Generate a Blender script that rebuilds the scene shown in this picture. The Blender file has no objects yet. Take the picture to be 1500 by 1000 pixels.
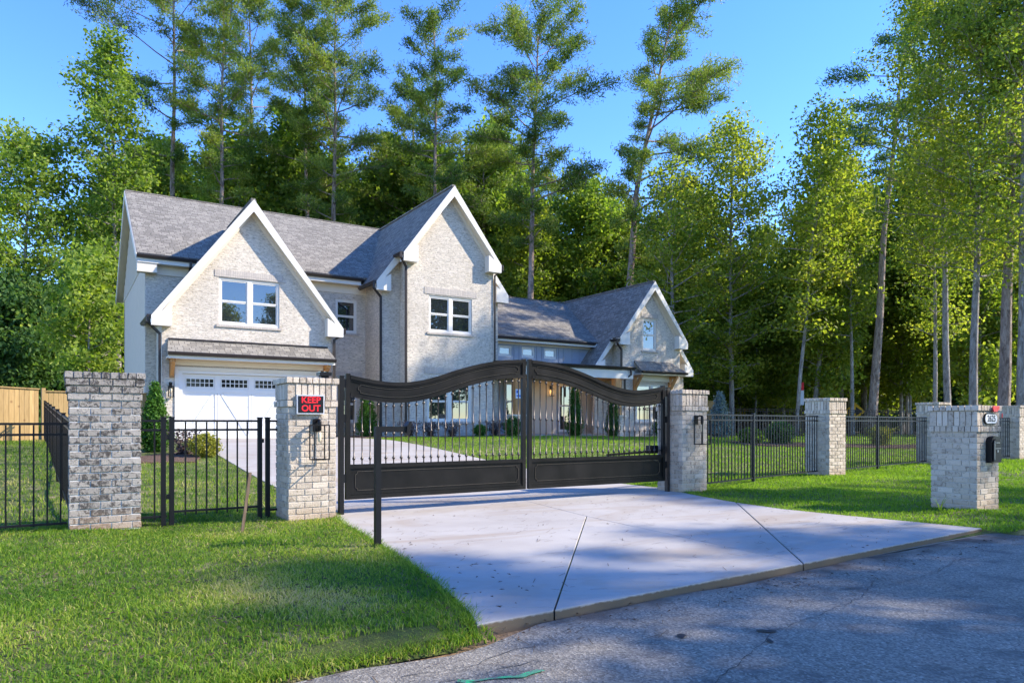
import bpy, bmesh, math, random
import numpy as np
from mathutils import Vector, Matrix, Euler
from mathutils.geometry import tessellate_polygon
R = math.radians
random.seed(7)
SC = bpy.context.scene
C = SC.collection

# ------------------------------------------------------------------ camera
# world: X runs along the house front and the road, Y away from the road, camera at the origin on the road
FWD = (0.5343, 0.8453)          # viewing direction on the ground
RGT = (0.8453, -0.5343)
cd = bpy.data.cameras.new('camera'); cam = bpy.data.objects.new('camera', cd); C.objects.link(cam)
cam.location = (0, 0, 1.2); cam.rotation_euler = (R(90), 0, -math.atan2(FWD[0], FWD[1]))
cd.sensor_width = 36; cd.lens = 1043 / 1500 * 36; cd.shift_y = 119 / 1500
cd.clip_start = 0.05; cd.clip_end = 2000
SC.camera = cam

# ------------------------------------------------------------------ sky and sun
SUN = Vector((1.7, -1.0, 1.42)).normalized()
ELEV = math.asin(SUN.z); AZ = math.atan2(SUN.x, SUN.y)
w = bpy.data.worlds.new('World'); SC.world = w; w.use_nodes = True
nt = w.node_tree; nt.nodes.clear()
sky = nt.nodes.new('ShaderNodeTexSky'); sky.sky_type = 'NISHITA'; sky.sun_disc = False
sky.sun_elevation = ELEV; sky.sun_rotation = AZ
sky.air_density = 1.0; sky.dust_density = 0.0; sky.ozone_density = 5.0; sky.altitude = 0
hs = nt.nodes.new('ShaderNodeHueSaturation'); hs.inputs['Saturation'].default_value = 1.2; hs.inputs['Hue'].default_value = 0.516; hs.inputs['Value'].default_value = 1.0
bg = nt.nodes.new('ShaderNodeBackground'); bg.inputs[1].default_value = 0.15
out = nt.nodes.new('ShaderNodeOutputWorld')
nt.links.new(sky.outputs[0], hs.inputs['Color']); nt.links.new(hs.outputs[0], bg.inputs[0]); nt.links.new(bg.outputs[0], out.inputs[0])
sl = bpy.data.lights.new('sun', 'SUN'); sun = bpy.data.objects.new('sun', sl); C.objects.link(sun)
sl.energy = 2.85; sl.angle = R(0.55); sl.color = (1.0, 0.91, 0.78)
sun.rotation_euler = SUN.to_track_quat('Z', 'Y').to_euler(); sun.location = (30, -20, 40)
SC.view_settings.view_transform = 'Standard'; SC.view_settings.look = 'None'
SC.view_settings.gamma = 1; SC.view_settings.use_curve_mapping = False
SC.view_settings.exposure = 1.72
SC.render.engine = 'CYCLES'
cy = SC.cycles
cy.max_bounces = 7; cy.diffuse_bounces = 4; cy.glossy_bounces = 3; cy.transmission_bounces = 3; cy.transparent_max_bounces = 6
cy.caustics_reflective = False; cy.caustics_refractive = False; cy.use_denoising = True

# ------------------------------------------------------------------ materials
MATS = {}
class NB:
    """small node builder"""
    def __init__(s, name):
        s.m = bpy.data.materials.new(name); s.m.use_nodes = True
        s.t = s.m.node_tree; s.n = s.t.nodes; s.l = s.t.links
        s.b = s.n['Principled BSDF']; MATS[name] = s.m
        s.b.inputs['Specular IOR Level'].default_value = 0.3
    def node(s, ty, **kw):
        x = s.n.new(ty)
        for k, v in kw.items(): setattr(x, k, v)
        return x
    def co(s, kind='Object'):
        return s.node('ShaderNodeTexCoord').outputs[kind]
    def pos(s): return s.node('ShaderNodeNewGeometry').outputs['Position']
    def noise(s, vec, scale, detail=4, rough=0.6, dist=0.0, sc3=None):
        if sc3:
            mp = s.node('ShaderNodeMapping'); mp.inputs['Scale'].default_value = sc3
            s.l.new(vec, mp.inputs[0]); vec = mp.outputs[0]
        x = s.node('ShaderNodeTexNoise'); s.l.new(vec, x.inputs['Vector'])
        x.inputs['Scale'].default_value = scale; x.inputs['Detail'].default_value = detail
        x.inputs['Roughness'].default_value = rough; x.inputs['Distortion'].default_value = dist
        return x.outputs['Fac']
    def ramp(s, fac, stops, interp='LINEAR'):
        x = s.node('ShaderNodeValToRGB'); s.l.new(fac, x.inputs[0]); e = x.color_ramp.elements; x.color_ramp.interpolation = interp
        while len(e) > 1: e.remove(e[-1])
        e[0].position = stops[0][0]; e[0].color = col(stops[0][1])
        for p, c in stops[1:]:
            q = e.new(p); q.color = col(c)
        return x.outputs[0]
    def mix(s, fac, a, b, mode='MIX'):
        x = s.node('ShaderNodeMix', data_type='RGBA', blend_type=mode)
        for sock, v in ((x.inputs[0], fac), (x.inputs[6], a), (x.inputs[7], b)):
            if isinstance(v, bpy.types.NodeSocket): s.l.new(v, sock)
            elif isinstance(v, (int, float)): sock.default_value = v
            else: sock.default_value = col(v)
        return x.outputs[2]
    def math(s, op, a, b=0.0, clamp=False):
        x = s.node('ShaderNodeMath', operation=op, use_clamp=clamp)
        for i, v in enumerate((a, b)):
            if isinstance(v, bpy.types.NodeSocket): s.l.new(v, x.inputs[i])
            else: x.inputs[i].default_value = v
        return x.outputs[0]
    def attr(s, name):
        x = s.node('ShaderNodeAttribute'); x.attribute_name = name; return x.outputs['Fac']
    def color(s, c):
        if isinstance(c, bpy.types.NodeSocket): s.l.new(c, s.b.inputs['Base Color'])
        else: s.b.inputs['Base Color'].default_value = col(c)
    def rough(s, v):
        if isinstance(v, bpy.types.NodeSocket): s.l.new(v, s.b.inputs['Roughness'])
        else: s.b.inputs['Roughness'].default_value = v
    def bump(s, h, strength=0.4, dist=0.01):
        x = s.node('ShaderNodeBump'); x.inputs['Strength'].default_value = strength; x.inputs['Distance'].default_value = dist
        s.l.new(h, x.inputs['Height'])
        if s.b.inputs['Normal'].links: s.l.new(s.b.inputs['Normal'].links[0].from_socket, x.inputs['Normal'])
        s.l.new(x.outputs[0], s.b.inputs['Normal'])
def col(c):
    return (c, c, c, 1) if isinstance(c, (int, float)) else (c[0], c[1], c[2], 1)

def simple(name, c, rough=0.6, metal=0.0, var=0.12, scale=6, bump=0.0, bscale=60, spec=0.3):
    k = NB(name); o = k.co()
    n = k.noise(o, scale)
    k.color(k.ramp(n, [(0.25, [x * (1 - var) for x in c]), (0.75, [min(1, x * (1 + var)) for x in c])]))
    k.rough(rough); k.b.inputs['Metallic'].default_value = metal; k.b.inputs['Specular IOR Level'].default_value = spec
    if bump: k.bump(k.noise(o, bscale), bump, 0.004)
    return k.m

# light limewashed house brick, texture only: at 25-35 m a brick is 8 px by 3 px
k = NB('house_brick'); uv = k.co('UV')
br = k.node('ShaderNodeTexBrick'); k.l.new(uv, br.inputs['Vector'])
br.inputs['Scale'].default_value = 1; br.inputs['Mortar Size'].default_value = 0.007; br.inputs['Mortar Smooth'].default_value = 0.3
br.inputs['Brick Width'].default_value = 0.203; br.inputs['Row Height'].default_value = 0.079; br.inputs['Bias'].default_value = -0.1
br.inputs['Color1'].default_value = col((0.68, 0.595, 0.475)); br.inputs['Color2'].default_value = col((0.54, 0.47, 0.37)); br.inputs['Mortar'].default_value = col((0.60, 0.54, 0.455))
n1 = k.noise(uv, 9, 5, 0.7, 0.6, (1, 2.2, 1)); n2 = k.noise(uv, 0.6, 3); n3 = k.noise(uv, 34, 3, 0.7)
c1 = k.mix(k.ramp(n1, [(0.35, 0.85), (0.5, 0.0)]), br.outputs[0], (0.31, 0.265, 0.21))
c2 = k.mix(k.ramp(n1, [(0.55, 0.0), (0.7, 0.7)]), c1, (0.76, 0.70, 0.60))
c3 = k.mix(1.0, c2, k.ramp(n2, [(0.3, 0.9), (0.7, 1.06)]), 'MULTIPLY')
k.color(c3); k.rough(0.9)
k.bump(k.math('ADD', k.math('MULTIPLY', br.outputs['Fac'], -0.5), k.math('ADD', k.math('MULTIPLY', n1, 1.3), n3)), 0.85, 0.011)

# soldier bricks of the house lintels and bands
k = NB('lintel_brick'); uv = k.co('UV')
br = k.node('ShaderNodeTexBrick'); k.l.new(uv, br.inputs['Vector'])
br.inputs['Scale'].default_value = 1; br.inputs['Mortar Size'].default_value = 0.008; br.offset = 0.0
br.inputs['Brick Width'].default_value = 0.079; br.inputs['Row Height'].default_value = 0.25
br.inputs['Color1'].default_value = col((0.56, 0.49, 0.41)); br.inputs['Color2'].default_value = col((0.46, 0.4, 0.34)); br.inputs['Mortar'].default_value = col((0.4, 0.36, 0.31))
n1 = k.noise(uv, 20, 4); k.color(k.mix(k.ramp(n1, [(0.4, 0.5), (0.6, 0)]), br.outputs[0], (0.36, 0.32, 0.27))); k.rough(0.9)
k.bump(k.math('ADD', k.math('MULTIPLY', br.outputs['Fac'], -0.6), n1), 0.6, 0.01)

def pillar_brick(name, light, mid, dark, lo, hi):
    k = NB(name); o = k.co(); oi = k.node('ShaderNodeObjectInfo')
    off = k.node('ShaderNodeVectorMath', operation='ADD'); k.l.new(o, off.inputs[0]); k.l.new(oi.outputs['Location'], off.inputs[1])
    v = off.outputs[0]
    base = k.ramp(oi.outputs['Random'], [(0, light), (0.5, mid), (1, [x * 0.86 for x in mid])])
    n = k.noise(v, 17, 5, 0.72, 0.8); n2 = k.noise(v, 70, 3, 0.6)
    blot = k.math('ADD', n, k.math('MULTIPLY', k.math('SUBTRACT', oi.outputs['Random'], 0.5), 0.10))
    c = k.mix(k.ramp(blot, [(lo, 0.0), (hi, 1.0)]), base, dark)
    c = k.mix(k.ramp(n2, [(0.5, 0.0), (0.75, 0.35)]), c, light)
    sp = k.node('ShaderNodeSeparateXYZ'); k.l.new(k.pos(), sp.inputs[0])
    low = k.math('ADD', sp.outputs[2], k.math('MULTIPLY', k.noise(v, 6), 0.25))
    c = k.mix(k.ramp(low, [(0.16, 0.55), (0.36, 0.0)]), c, (0.42, 0.27, 0.16))   # red clay splashed on the lowest courses
    k.color(c); k.rough(0.88)
    k.bump(k.math('ADD', k.math('MULTIPLY', n, 1.2), n2), 0.8, 0.008)
    return k.m
pillar_brick('grey_blotched_brick', (0.38, 0.345, 0.30), (0.29, 0.26, 0.225), (0.06, 0.053, 0.048), 0.50, 0.57)
pillar_brick('pale_rough_brick', (0.64, 0.54, 0.42), (0.53, 0.44, 0.335), (0.27, 0.21, 0.155), 0.54, 0.64)
pillar_brick('cap_stone', (0.44, 0.40, 0.35), (0.40, 0.36, 0.31), (0.30, 0.26, 0.22), 0.55, 0.7)
simple('mortar', (0.50, 0.45, 0.38), 0.95, var=0.1, scale=14, bump=0.6, bscale=90)
simple('grey_mortar', (0.60, 0.585, 0.55), 0.95, var=0.1, scale=14, bump=0.6, bscale=90)

# black powder coat
simple('black_metal', (0.007, 0.007, 0.008), 0.42, 0.0, 0.3, 5, spec=0.25)
simple('fence_metal', (0.006, 0.006, 0.007), 0.45, 0.0, 0.3, 5, spec=0.22)
k = NB('gate_metal'); o = k.co(); n = k.noise(o, 3, 5); n2 = k.noise(o, 40, 3)
k.color(k.ramp(n, [(0.3, (0.005, 0.0048, 0.0046)), (0.7, (0.012, 0.011, 0.010))])); k.rough(k.ramp(n, [(0.3, 0.36), (0.7, 0.5)]))
k.b.inputs['Specular IOR Level'].default_value = 0.2; k.b.inputs['Metallic'].default_value = 0.0; k.bump(n2, 0.05, 0.003)
simple('highlight_metal', (0.07, 0.058, 0.048), 0.32, 0.6, 0.3, 9, spec=0.6)  # lighter base colour carries the highlights of beads and balusters
simple('bronze_gutter', (0.045, 0.037, 0.032), 0.4, 0.3, 0.15, 5)
simple('white_trim', (0.70, 0.66, 0.58), 0.5, 0, 0.03, 2)
simple('cream_trim', (0.72, 0.63, 0.50), 0.6, 0, 0.04, 2)
simple('garage_white', (0.70, 0.69, 0.66), 0.45, 0, 0.02, 2)
simple('groove_shade_grey', (0.42, 0.41, 0.4), 0.8, 0, 0.05, 2)  # grey for the shade lines of the white garage door
simple('stucco', (0.66, 0.54, 0.40), 0.9, 0, 0.05, 3, 0.4, 40)
simple('grey_siding', (0.30, 0.33, 0.37), 0.6, 0, 0.05, 3)
simple('red_plastic', (0.75, 0.03, 0.03), 0.4, 0, 0.05, 3)
simple('sign_red', (0.80, 0.02, 0.03), 0.5, 0, 0.03, 3)
simple('sign_black', (0.008, 0.008, 0.01), 0.4, 0, 0.1, 3)
simple('sign_grey', (0.55, 0.56, 0.57), 0.4, 0, 0.05, 3)
simple('sign_yellow', (0.75, 0.42, 0.02), 0.5, 0, 0.05, 3)
simple('plaque_white', (0.8, 0.8, 0.8), 0.4, 0, 0.02, 3)
simple('paper_white', (0.75, 0.77, 0.8), 0.8, 0, 0.02, 3)
simple('paper_blue', (0.08, 0.16, 0.5), 0.8, 0, 0.05, 3)
simple('galvanised', (0.35, 0.36, 0.36), 0.45, 0.7, 0.1, 5)
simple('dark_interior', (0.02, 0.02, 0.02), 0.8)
simple('bulb_glass', (0.75, 0.62, 0.42), 0.2)
simple('grey_door', (0.25, 0.25, 0.25), 0.6)
k = NB('lit_bulb'); k.b.inputs['Emission Color'].default_value = col((1.0, 0.62, 0.25)); k.b.inputs['Emission Strength'].default_value = 6; k.color((0.9, 0.7, 0.4))
k = NB('window_glass'); k.color((0.018, 0.022, 0.026)); k.rough(0.015); k.b.inputs['IOR'].default_value = 2.3; k.b.inputs['Specular IOR Level'].default_value = 0.5
k.bump(k.noise(k.pos(), 1.3, 1), 0.035, 0.05)
k = NB('dark_glass'); k.color((0.01, 0.011, 0.012)); k.rough(0.1)

def wood(name, a, b, knots=True, sc=(1, 1, 1), objrand=True):
    k = NB(name); o = k.pos()
    n = k.noise(o, 9, 5, 0.6, 0.5, sc); n2 = k.noise(o, 2.1, 2)
    c = k.ramp(n, [(0.3, a), (0.7, b)])
    if objrand:
        oi = k.node('ShaderNodeObjectInfo')
        c = k.mix(1, c, k.ramp(oi.outputs['Random'], [(0, 0.8), (1, 1.12)]), 'MULTIPLY')
    if knots:
        v = k.node('ShaderNodeTexVoronoi'); k.l.new(o, v.inputs['Vector']); v.inputs['Scale'].default_value = 2.6
        c = k.mix(k.ramp(v.outputs['Distance'], [(0.05, 0.75), (0.13, 0.0)]), c, (0.16, 0.07, 0.025))
    k.color(c); k.rough(0.75); k.bump(n, 0.3, 0.005)
wood('cedar', (0.42, 0.19, 0.06), (0.62, 0.33, 0.13), True, (3, 3, 0.5))
wood('fence_pine', (0.33, 0.21, 0.08), (0.44, 0.29, 0.12), True, (3, 3, 0.3))
wood('stake_wood', (0.10, 0.065, 0.04), (0.20, 0.14, 0.09), False, (6, 6, 0.6))

# asphalt shingles
def shingle(name, a, b, c0):
    k = NB(name); uv = k.co('UV')
    br = k.node('ShaderNodeTexBrick'); k.l.new(uv, br.inputs['Vector'])
    br.inputs['Scale'].default_value = 1; br.inputs['Mortar Size'].default_value = 0.010; br.inputs['Mortar Smooth'].default_value = 0.2
    br.inputs['Brick Width'].default_value = 0.27; br.inputs['Row Height'].default_value = 0.143; br.inputs['Bias'].default_value = 0.0
    br.offset = 0.37; br.squash = 0.7; br.squash_frequency = 3
    br.inputs['Color1'].default_value = col(a); br.inputs['Color2'].default_value = col(b); br.inputs['Mortar'].default_value = col(c0)
    n = k.noise(uv, 30, 4, 0.7, 0, (0.5, 2, 1)); n2 = k.noise(uv, 0.5, 3)
    c = k.mix(0.28, br.outputs[0], k.ramp(n, [(0.3, [x * 0.6 for x in b]), (0.7, [min(1, x * 1.25) for x in a])]))
    c = k.mix(1.0, c, k.ramp(n2, [(0.3, 0.9), (0.7, 1.08)]), 'MULTIPLY')
    k.color(c); k.rough(0.95)
    # every course laps the one below: a saw-tooth height along the slope
    sp = k.node('ShaderNodeSeparateXYZ'); k.l.new(uv, sp.inputs[0])
    saw = k.math('FRACT', k.math('DIVIDE', sp.outputs[1], 0.143))
    k.bump(k.math('ADD', k.math('MULTIPLY', saw, -1.0), k.math('MULTIPLY', br.outputs['Fac'], -0.6)), 0.8, 0.012)
shingle('shingles', (0.32, 0.29, 0.235), (0.14, 0.127, 0.105), (0.035, 0.032, 0.028))

# concrete
k = NB('concrete'); p = k.pos(); oi = k.node('ShaderNodeObjectInfo')
n = k.noise(p, 0.9, 5, 0.6); n2 = k.noise(p, 160, 3, 0.6); n3 = k.noise(p, 0.35, 4, 0.6, 1.2, (1, 3, 1)); n4 = k.noise(p, 55, 2, 0.5, 0, (0.35, 4, 1))
c = k.ramp(n, [(0.3, (0.36, 0.325, 0.28)), (0.7, (0.45, 0.415, 0.36))])
c = k.mix(k.ramp(n3, [(0.48, 0.0), (0.64, 0.75)]), c, (0.33, 0.265, 0.195))
c = k.mix(k.ramp(n2, [(0.35, 0.25), (0.5, 0.0)]), c, (0.27, 0.255, 0.24))
c = k.mix(1, c, k.ramp(oi.outputs['Random'], [(0, 0.95), (1, 1.03)]), 'MULTIPLY')
sp = k.node('ShaderNodeSeparateXYZ'); k.l.new(p, sp.inputs[0])
ed = k.math('ADD', sp.outputs[2], k.math('MULTIPLY', k.noise(p, 18, 3), 0.03))
front = k.math('MULTIPLY', k.math('LESS_THAN', sp.outputs[1], 4.2), k.ramp(ed, [(0.012, 1.0), (0.022, 0.0)]))
c = k.mix(front, c, (0.17, 0.125, 0.08))     # clay washed against the raw front edge
k.color(c); k.rough(0.85); k.bump(k.math('ADD', n2, k.math('MULTIPLY', n4, 0.7)), 0.35, 0.003)
simple('slab_edge', (0.34, 0.27, 0.19), 0.95, 0, 0.25, 7, 0.6, 60)

# old bleached asphalt
k = NB('asphalt'); p = k.pos()
v = k.node('ShaderNodeTexVoronoi'); k.l.new(p, v.inputs['Vector']); v.inputs['Scale'].default_value = 80
n = k.noise(p, 0.55, 4, 0.6, 0.6); n2 = k.noise(p, 240, 2, 0.6); n5 = k.noise(p, 2.4, 5, 0.65)
c = k.ramp(v.outputs['Color'], [(0.0, (0.13, 0.116, 0.092)), (0.45, (0.235, 0.208, 0.165)), (0.8, (0.34, 0.305, 0.24)), (1.0, (0.52, 0.465, 0.37))])
c = k.mix(1, c, k.ramp(n, [(0.3, 0.78), (0.7, 1.15)]), 'MULTIPLY')
c = k.mix(k.ramp(n5, [(0.36, 0.5), (0.47, 0.0)]), c, (0.075, 0.073, 0.072))
sp = k.node('ShaderNodeSeparateXYZ'); k.l.new(p, sp.inputs[0])
edge = k.math('ADD', sp.outputs[1], k.math('MULTIPLY', k.noise(p, 1.6, 4), 0.55))
c = k.mix(k.ramp(edge, [(0.0, 0.0), (1.0, 0.0)]), c, (0.2, 0.15, 0.1))
dirt = k.math('MULTIPLY', k.math('SUBTRACT', edge, 3.80), 4.5, True)
c = k.mix(dirt, c, k.ramp(n5, [(0.4, (0.09, 0.065, 0.045)), (0.6, (0.24, 0.19, 0.14))]))
k.color(c); k.rough(0.9); k.bump(k.math('ADD', v.outputs['Distance'], n2), 0.8, 0.006)
simple('tar', (0.018, 0.017, 0.017), 0.5, 0, 0.2, 20, 0.5, 90)
k = NB('green_paint'); p = k.pos(); n = k.noise(p, 30, 4, 0.7)
k.color(k.ramp(n, [(0.42, (0.05, 0.42, 0.16)), (0.6, (0.13, 0.16, 0.14))])); k.rough(0.8)

# earth under the turf, forest floor, mulch
k = NB('turf_soil'); p = k.pos(); n = k.noise(p, 3.2, 5, 0.65); n2 = k.noise(p, 70, 4, 0.7); n3 = k.noise(p, 0.5, 3)
c = k.ramp(n, [(0.35, (0.07, 0.10, 0.022)), (0.52, (0.14, 0.18, 0.035)), (0.66, (0.36, 0.30, 0.15))])
c = k.mix(k.ramp(n2, [(0.4, 0.55), (0.6, 0.0)]), c, (0.055, 0.05, 0.02))
k.color(c); k.rough(1); k.bump(k.math('ADD', n2, n), 1.0, 0.03)
k = NB('forest_floor'); p = k.pos(); n = k.noise(p, 0.4, 5, 0.65); n2 = k.noise(p, 12, 4, 0.7)
k.color(k.mix(k.ramp(n2, [(0.4, 0.6), (0.6, 0.0)]), k.ramp(n, [(0.35, (0.05, 0.065, 0.02)), (0.6, (0.13, 0.10, 0.055))]), (0.03, 0.03, 0.015))); k.rough(1); k.bump(n2, 1, 0.1)
k = NB('mulch'); p = k.pos(); n = k.noise(p, 26, 4, 0.7); k.color(k.ramp(n, [(0.35, (0.06, 0.035, 0.022)), (0.65, (0.20, 0.125, 0.08))])); k.rough(1); k.bump(n, 1, 0.04)
k = NB('clay'); p = k.pos(); n = k.noise(p, 20, 4, 0.7); k.color(k.ramp(n, [(0.35, (0.16, 0.10, 0.05)), (0.65, (0.33, 0.22, 0.12))])); k.rough(1); k.bump(n, 1, 0.02)

def leafmat(name, stops, trans=0.45, rough=0.55, zs=None):
    """leaf material: colour by the per-leaf attribute tint, part of the light passes through"""
    k = NB(name); t = k.attr('tint'); c = k.ramp(t, stops)
    k.color(c); k.rough(rough); k.b.inputs['Specular IOR Level'].default_value = 0.25
    tr = k.node('ShaderNodeBsdfTranslucent')
    tc = k.mix(1, c, (1.25, 1.35, 0.55), 'MULTIPLY'); k.l.new(tc, tr.inputs[0])
    ms = k.node('ShaderNodeMixShader'); ms.inputs[0].default_value = trans
    k.l.new(k.b.outputs[0], ms.inputs[1]); k.l.new(tr.outputs[0], ms.inputs[2])
    k.l.new(ms.outputs[0], k.n['Material Output'].inputs['Surface'])
    return k.m
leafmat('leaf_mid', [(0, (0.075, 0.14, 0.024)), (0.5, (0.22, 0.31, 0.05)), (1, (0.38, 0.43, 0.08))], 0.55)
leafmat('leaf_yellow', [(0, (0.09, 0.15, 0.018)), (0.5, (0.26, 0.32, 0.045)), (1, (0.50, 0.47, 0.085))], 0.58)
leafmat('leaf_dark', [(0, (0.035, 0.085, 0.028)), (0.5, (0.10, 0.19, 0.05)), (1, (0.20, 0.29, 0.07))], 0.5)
leafmat('needle_mid', [(0, (0.04, 0.09, 0.022)), (0.5, (0.15, 0.22, 0.04)), (1, (0.34, 0.38, 0.065))], 0.42)
leafmat('needle_blue', [(0, (0.04, 0.10, 0.045)), (0.5, (0.11, 0.20, 0.065)), (1, (0.24, 0.32, 0.09))], 0.4)
leafmat('grass_blade', [(0, (0.05, 0.12, 0.015)), (0.4, (0.13, 0.24, 0.025)), (0.65, (0.30, 0.39, 0.045)), (0.8, (0.45, 0.42, 0.12)), (1, (0.58, 0.48, 0.26))], 0.5)
leafmat('lawn_blade', [(0, (0.07, 0.15, 0.014)), (0.5, (0.17, 0.29, 0.024)), (1, (0.32, 0.43, 0.045))], 0.5)
leafmat('shrub_green', [(0, (0.03, 0.09, 0.012)), (1, (0.11, 0.24, 0.025))], 0.3)
leafmat('shrub_purple', [(0, (0.05, 0.03, 0.035)), (1, (0.16, 0.11, 0.10))], 0.3)
leafmat('shrub_yellow', [(0, (0.16, 0.18, 0.02)), (1, (0.42, 0.38, 0.05))], 0.3)
leafmat('shrub_blue', [(0, (0.10, 0.15, 0.15)), (1, (0.26, 0.34, 0.34))], 0.2)
def bark(name, a, b, s=5):
    k = NB(name); o = k.pos(); n = k.noise(o, s, 5, 0.75, 0.8, (1.6, 1.6, 0.45)); n2 = k.noise(o, s * 4, 3, 0.7)
    k.color(k.ramp(n, [(0.36, a), (0.62, b)])); k.rough(0.95); k.bump(k.math('ADD', n, n2), 1.0, 0.05)
bark('pine_bark', (0.14, 0.095, 0.07), (0.44, 0.34, 0.27))
bark('grey_bark', (0.16, 0.135, 0.11), (0.46, 0.41, 0.35))
bark('dark_bark', (0.07, 0.055, 0.045), (0.17, 0.14, 0.115))

# ------------------------------------------------------------------ mesh helpers
M = MATS
class MB:
    """collects polygons and links them as ONE mesh object; UVs are metres on each face"""
    def __init__(s): s.v = []; s.f = []
    def add(s, vs, fs):
        b = len(s.v); s.v += [tuple(v) for v in vs]; s.f += [tuple(i + b for i in f) for f in fs]; return s
    def box(s, x0, x1, y0, y1, z0, z1):
        return s.add([(x0,y0,z0),(x1,y0,z0),(x1,y1,z0),(x0,y1,z0),(x0,y0,z1),(x1,y0,z1),(x1,y1,z1),(x0,y1,z1)],
                     [(0,3,2,1),(4,5,6,7),(0,1,5,4),(1,2,6,5),(2,3,7,6),(3,0,4,7)])
    def prism(s, pts, d):
        """planar polygon pts extruded by vector d"""
        d = Vector(d); P = [Vector(p) for p in pts]; n = len(P)
        nrm = Vector((0,0,0))
        for i in range(n): nrm += P[i].cross(P[(i+1) % n])
        if nrm.dot(d) > 0: P.reverse()
        Q = [p + d for p in P]
        return s.add(P + Q, [tuple(range(n)), tuple(range(2*n-1, n-1, -1))] + [(i, i+n, (i+1) % n + n, (i+1) % n) for i in range(n)])
    def bar(s, a, b, w, h=None, up=(0,0,1)):
        """rectangular bar from a to b, w wide and h high"""
        h = h or w; a = Vector(a); b = Vector(b); t = (b-a).normalized(); u = Vector(up)
        if abs(t.dot(u)) > 0.98: u = Vector((0,1,0))
        sd = t.cross(u).normalized() * w / 2; uu = sd.cross(t).normalized() * h / 2
        P = [a-sd-uu, a+sd-uu, a+sd+uu, a-sd+uu]; Q = [p + (b-a) for p in P]
        return s.add(P+Q, [(0,1,2,3),(7,6,5,4),(0,4,5,1),(1,5,6,2),(2,6,7,3),(3,7,4,0)])
    def tube(s, path, rad, n=8, cap=True):
        path = [Vector(p) for p in path]; b = len(s.v)
        if not hasattr(rad, '__len__'): rad = [rad] * len(path)
        for i, p in enumerate(path):
            t = (path[min(i+1, len(path)-1)] - path[max(i-1, 0)]).normalized()
            u = t.cross(Vector((0.31, 0.95, 0.02)) if abs(t.y) < 0.9 else Vector((1, 0, 0))).normalized(); v2 = t.cross(u)
            for j in range(n):
                a = 2*math.pi*j/n
                s.v.append(tuple(p + (u*math.cos(a) + v2*math.sin(a))*rad[i]))
        for i in range(len(path)-1):
            for j in range(n):
                a0 = b+i*n+j; a1 = b+i*n+(j+1) % n
                s.f.append((a0, a1, a1+n, a0+n))
        if cap:
            s.f.append(tuple(b+j for j in range(n-1, -1, -1))); s.f.append(tuple(b+(len(path)-1)*n+j for j in range(n)))
        return s
    def lathe(s, prof, cx, cy, n=10, z=0):
        b = len(s.v)
        for r, h in prof:
            for j in range(n):
                a = 2*math.pi*j/n; s.v.append((cx+r*math.cos(a), cy+r*math.sin(a), z+h))
        for i in range(len(prof)-1):
            for j in range(n):
                a0 = b+i*n+j; a1 = b+i*n+(j+1) % n; s.f.append((a0, a1, a1+n, a0+n))
        s.f.append(tuple(b+j for j in range(n-1, -1, -1))); s.f.append(tuple(b+(len(prof)-1)*n+j for j in range(n)))
        return s
    def holed(s, outer, holes, origin, ux, uy, depth):
        """a wall: polygon `outer` with rectangular `holes` in plane coordinates, thickness along -normal"""
        ux = Vector(ux); uy = Vector(uy); nn = ux.cross(uy).normalized(); O = Vector(origin)
        loops = [[Vector((p[0], p[1], 0)) for p in outer]] + [[Vector((p[0], p[1], 0)) for p in ((h[0],h[2]),(h[0],h[3]),(h[1],h[3]),(h[1],h[2]))] for h in holes]
        tris = tessellate_polygon(loops); fl = [p for l in loops for p in l]
        W = [O + ux*p.x + uy*p.y for p in fl]; Bk = [p - nn*depth for p in W]; n = len(W)
        fs = []
        for t in tris:
            a, b_, c = t
            if (fl[b_]-fl[a]).cross(fl[c]-fl[a]).z < 0: b_, c = c, b_
            fs.append((a, b_, c)); fs.append((c+n, b_+n, a+n))
        k0 = 0
        for l in loops:
            m = len(l)
            for i in range(m):
                i0 = k0+i; i1 = k0+(i+1) % m; fs.append((i0, i0+n, i1+n, i1))
            k0 += m
        return s.add(W+Bk, fs)
    def mesh(s, name, mat, smooth=False):
        me = bpy.data.meshes.new(name); me.from_pydata(s.v, [], s.f)
        if mat: me.materials.append(M[mat] if isinstance(mat, str) else mat)
        me.update()
        n = len(me.loops); uvl = me.uv_layers.new(name='UVMap')
        co = np.empty(len(me.vertices)*3); me.vertices.foreach_get('co', co); co = co.reshape(-1, 3)
        nf = len(me.polygons); nr = np.empty(nf*3); me.polygons.foreach_get('normal', nr); nr = nr.reshape(-1, 3)
        lt = np.empty(nf, dtype=np.int32); me.polygons.foreach_get('loop_total', lt)
        li = np.empty(n, dtype=np.int32); me.loops.foreach_get('vertex_index', li)
        N = np.repeat(nr, lt, axis=0)
        T = np.stack([-N[:, 1], N[:, 0], np.zeros(n)], 1); ln = np.linalg.norm(T, axis=1)
        T[ln < 0.05] = (1, 0, 0); ln[ln < 0.05] = 1; T /= ln[:, None]
        B = np.cross(N, T); P = co[li]
        uv = np.stack([(P*T).sum(1), (P*B).sum(1)], 1); uvl.data.foreach_set('uv', uv.astype(np.float32).ravel())
        if smooth: me.polygons.foreach_set('use_smooth', [True]*nf)
        return me
    def build(s, name, mat, parent=None, smooth=False, **tags):
        return link(name, s.mesh(name, mat, smooth), parent, **tags)
def link(name, me, parent=None, loc=None, rot=None, **tags):
    o = bpy.data.objects.new(name, me); C.objects.link(o)
    if parent: o.parent = parent
    if loc is not None: o.location = loc
    if rot is not None: o.rotation_euler = rot
    for k_, v_ in tags.items(): o[k_] = v_
    return o
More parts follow.
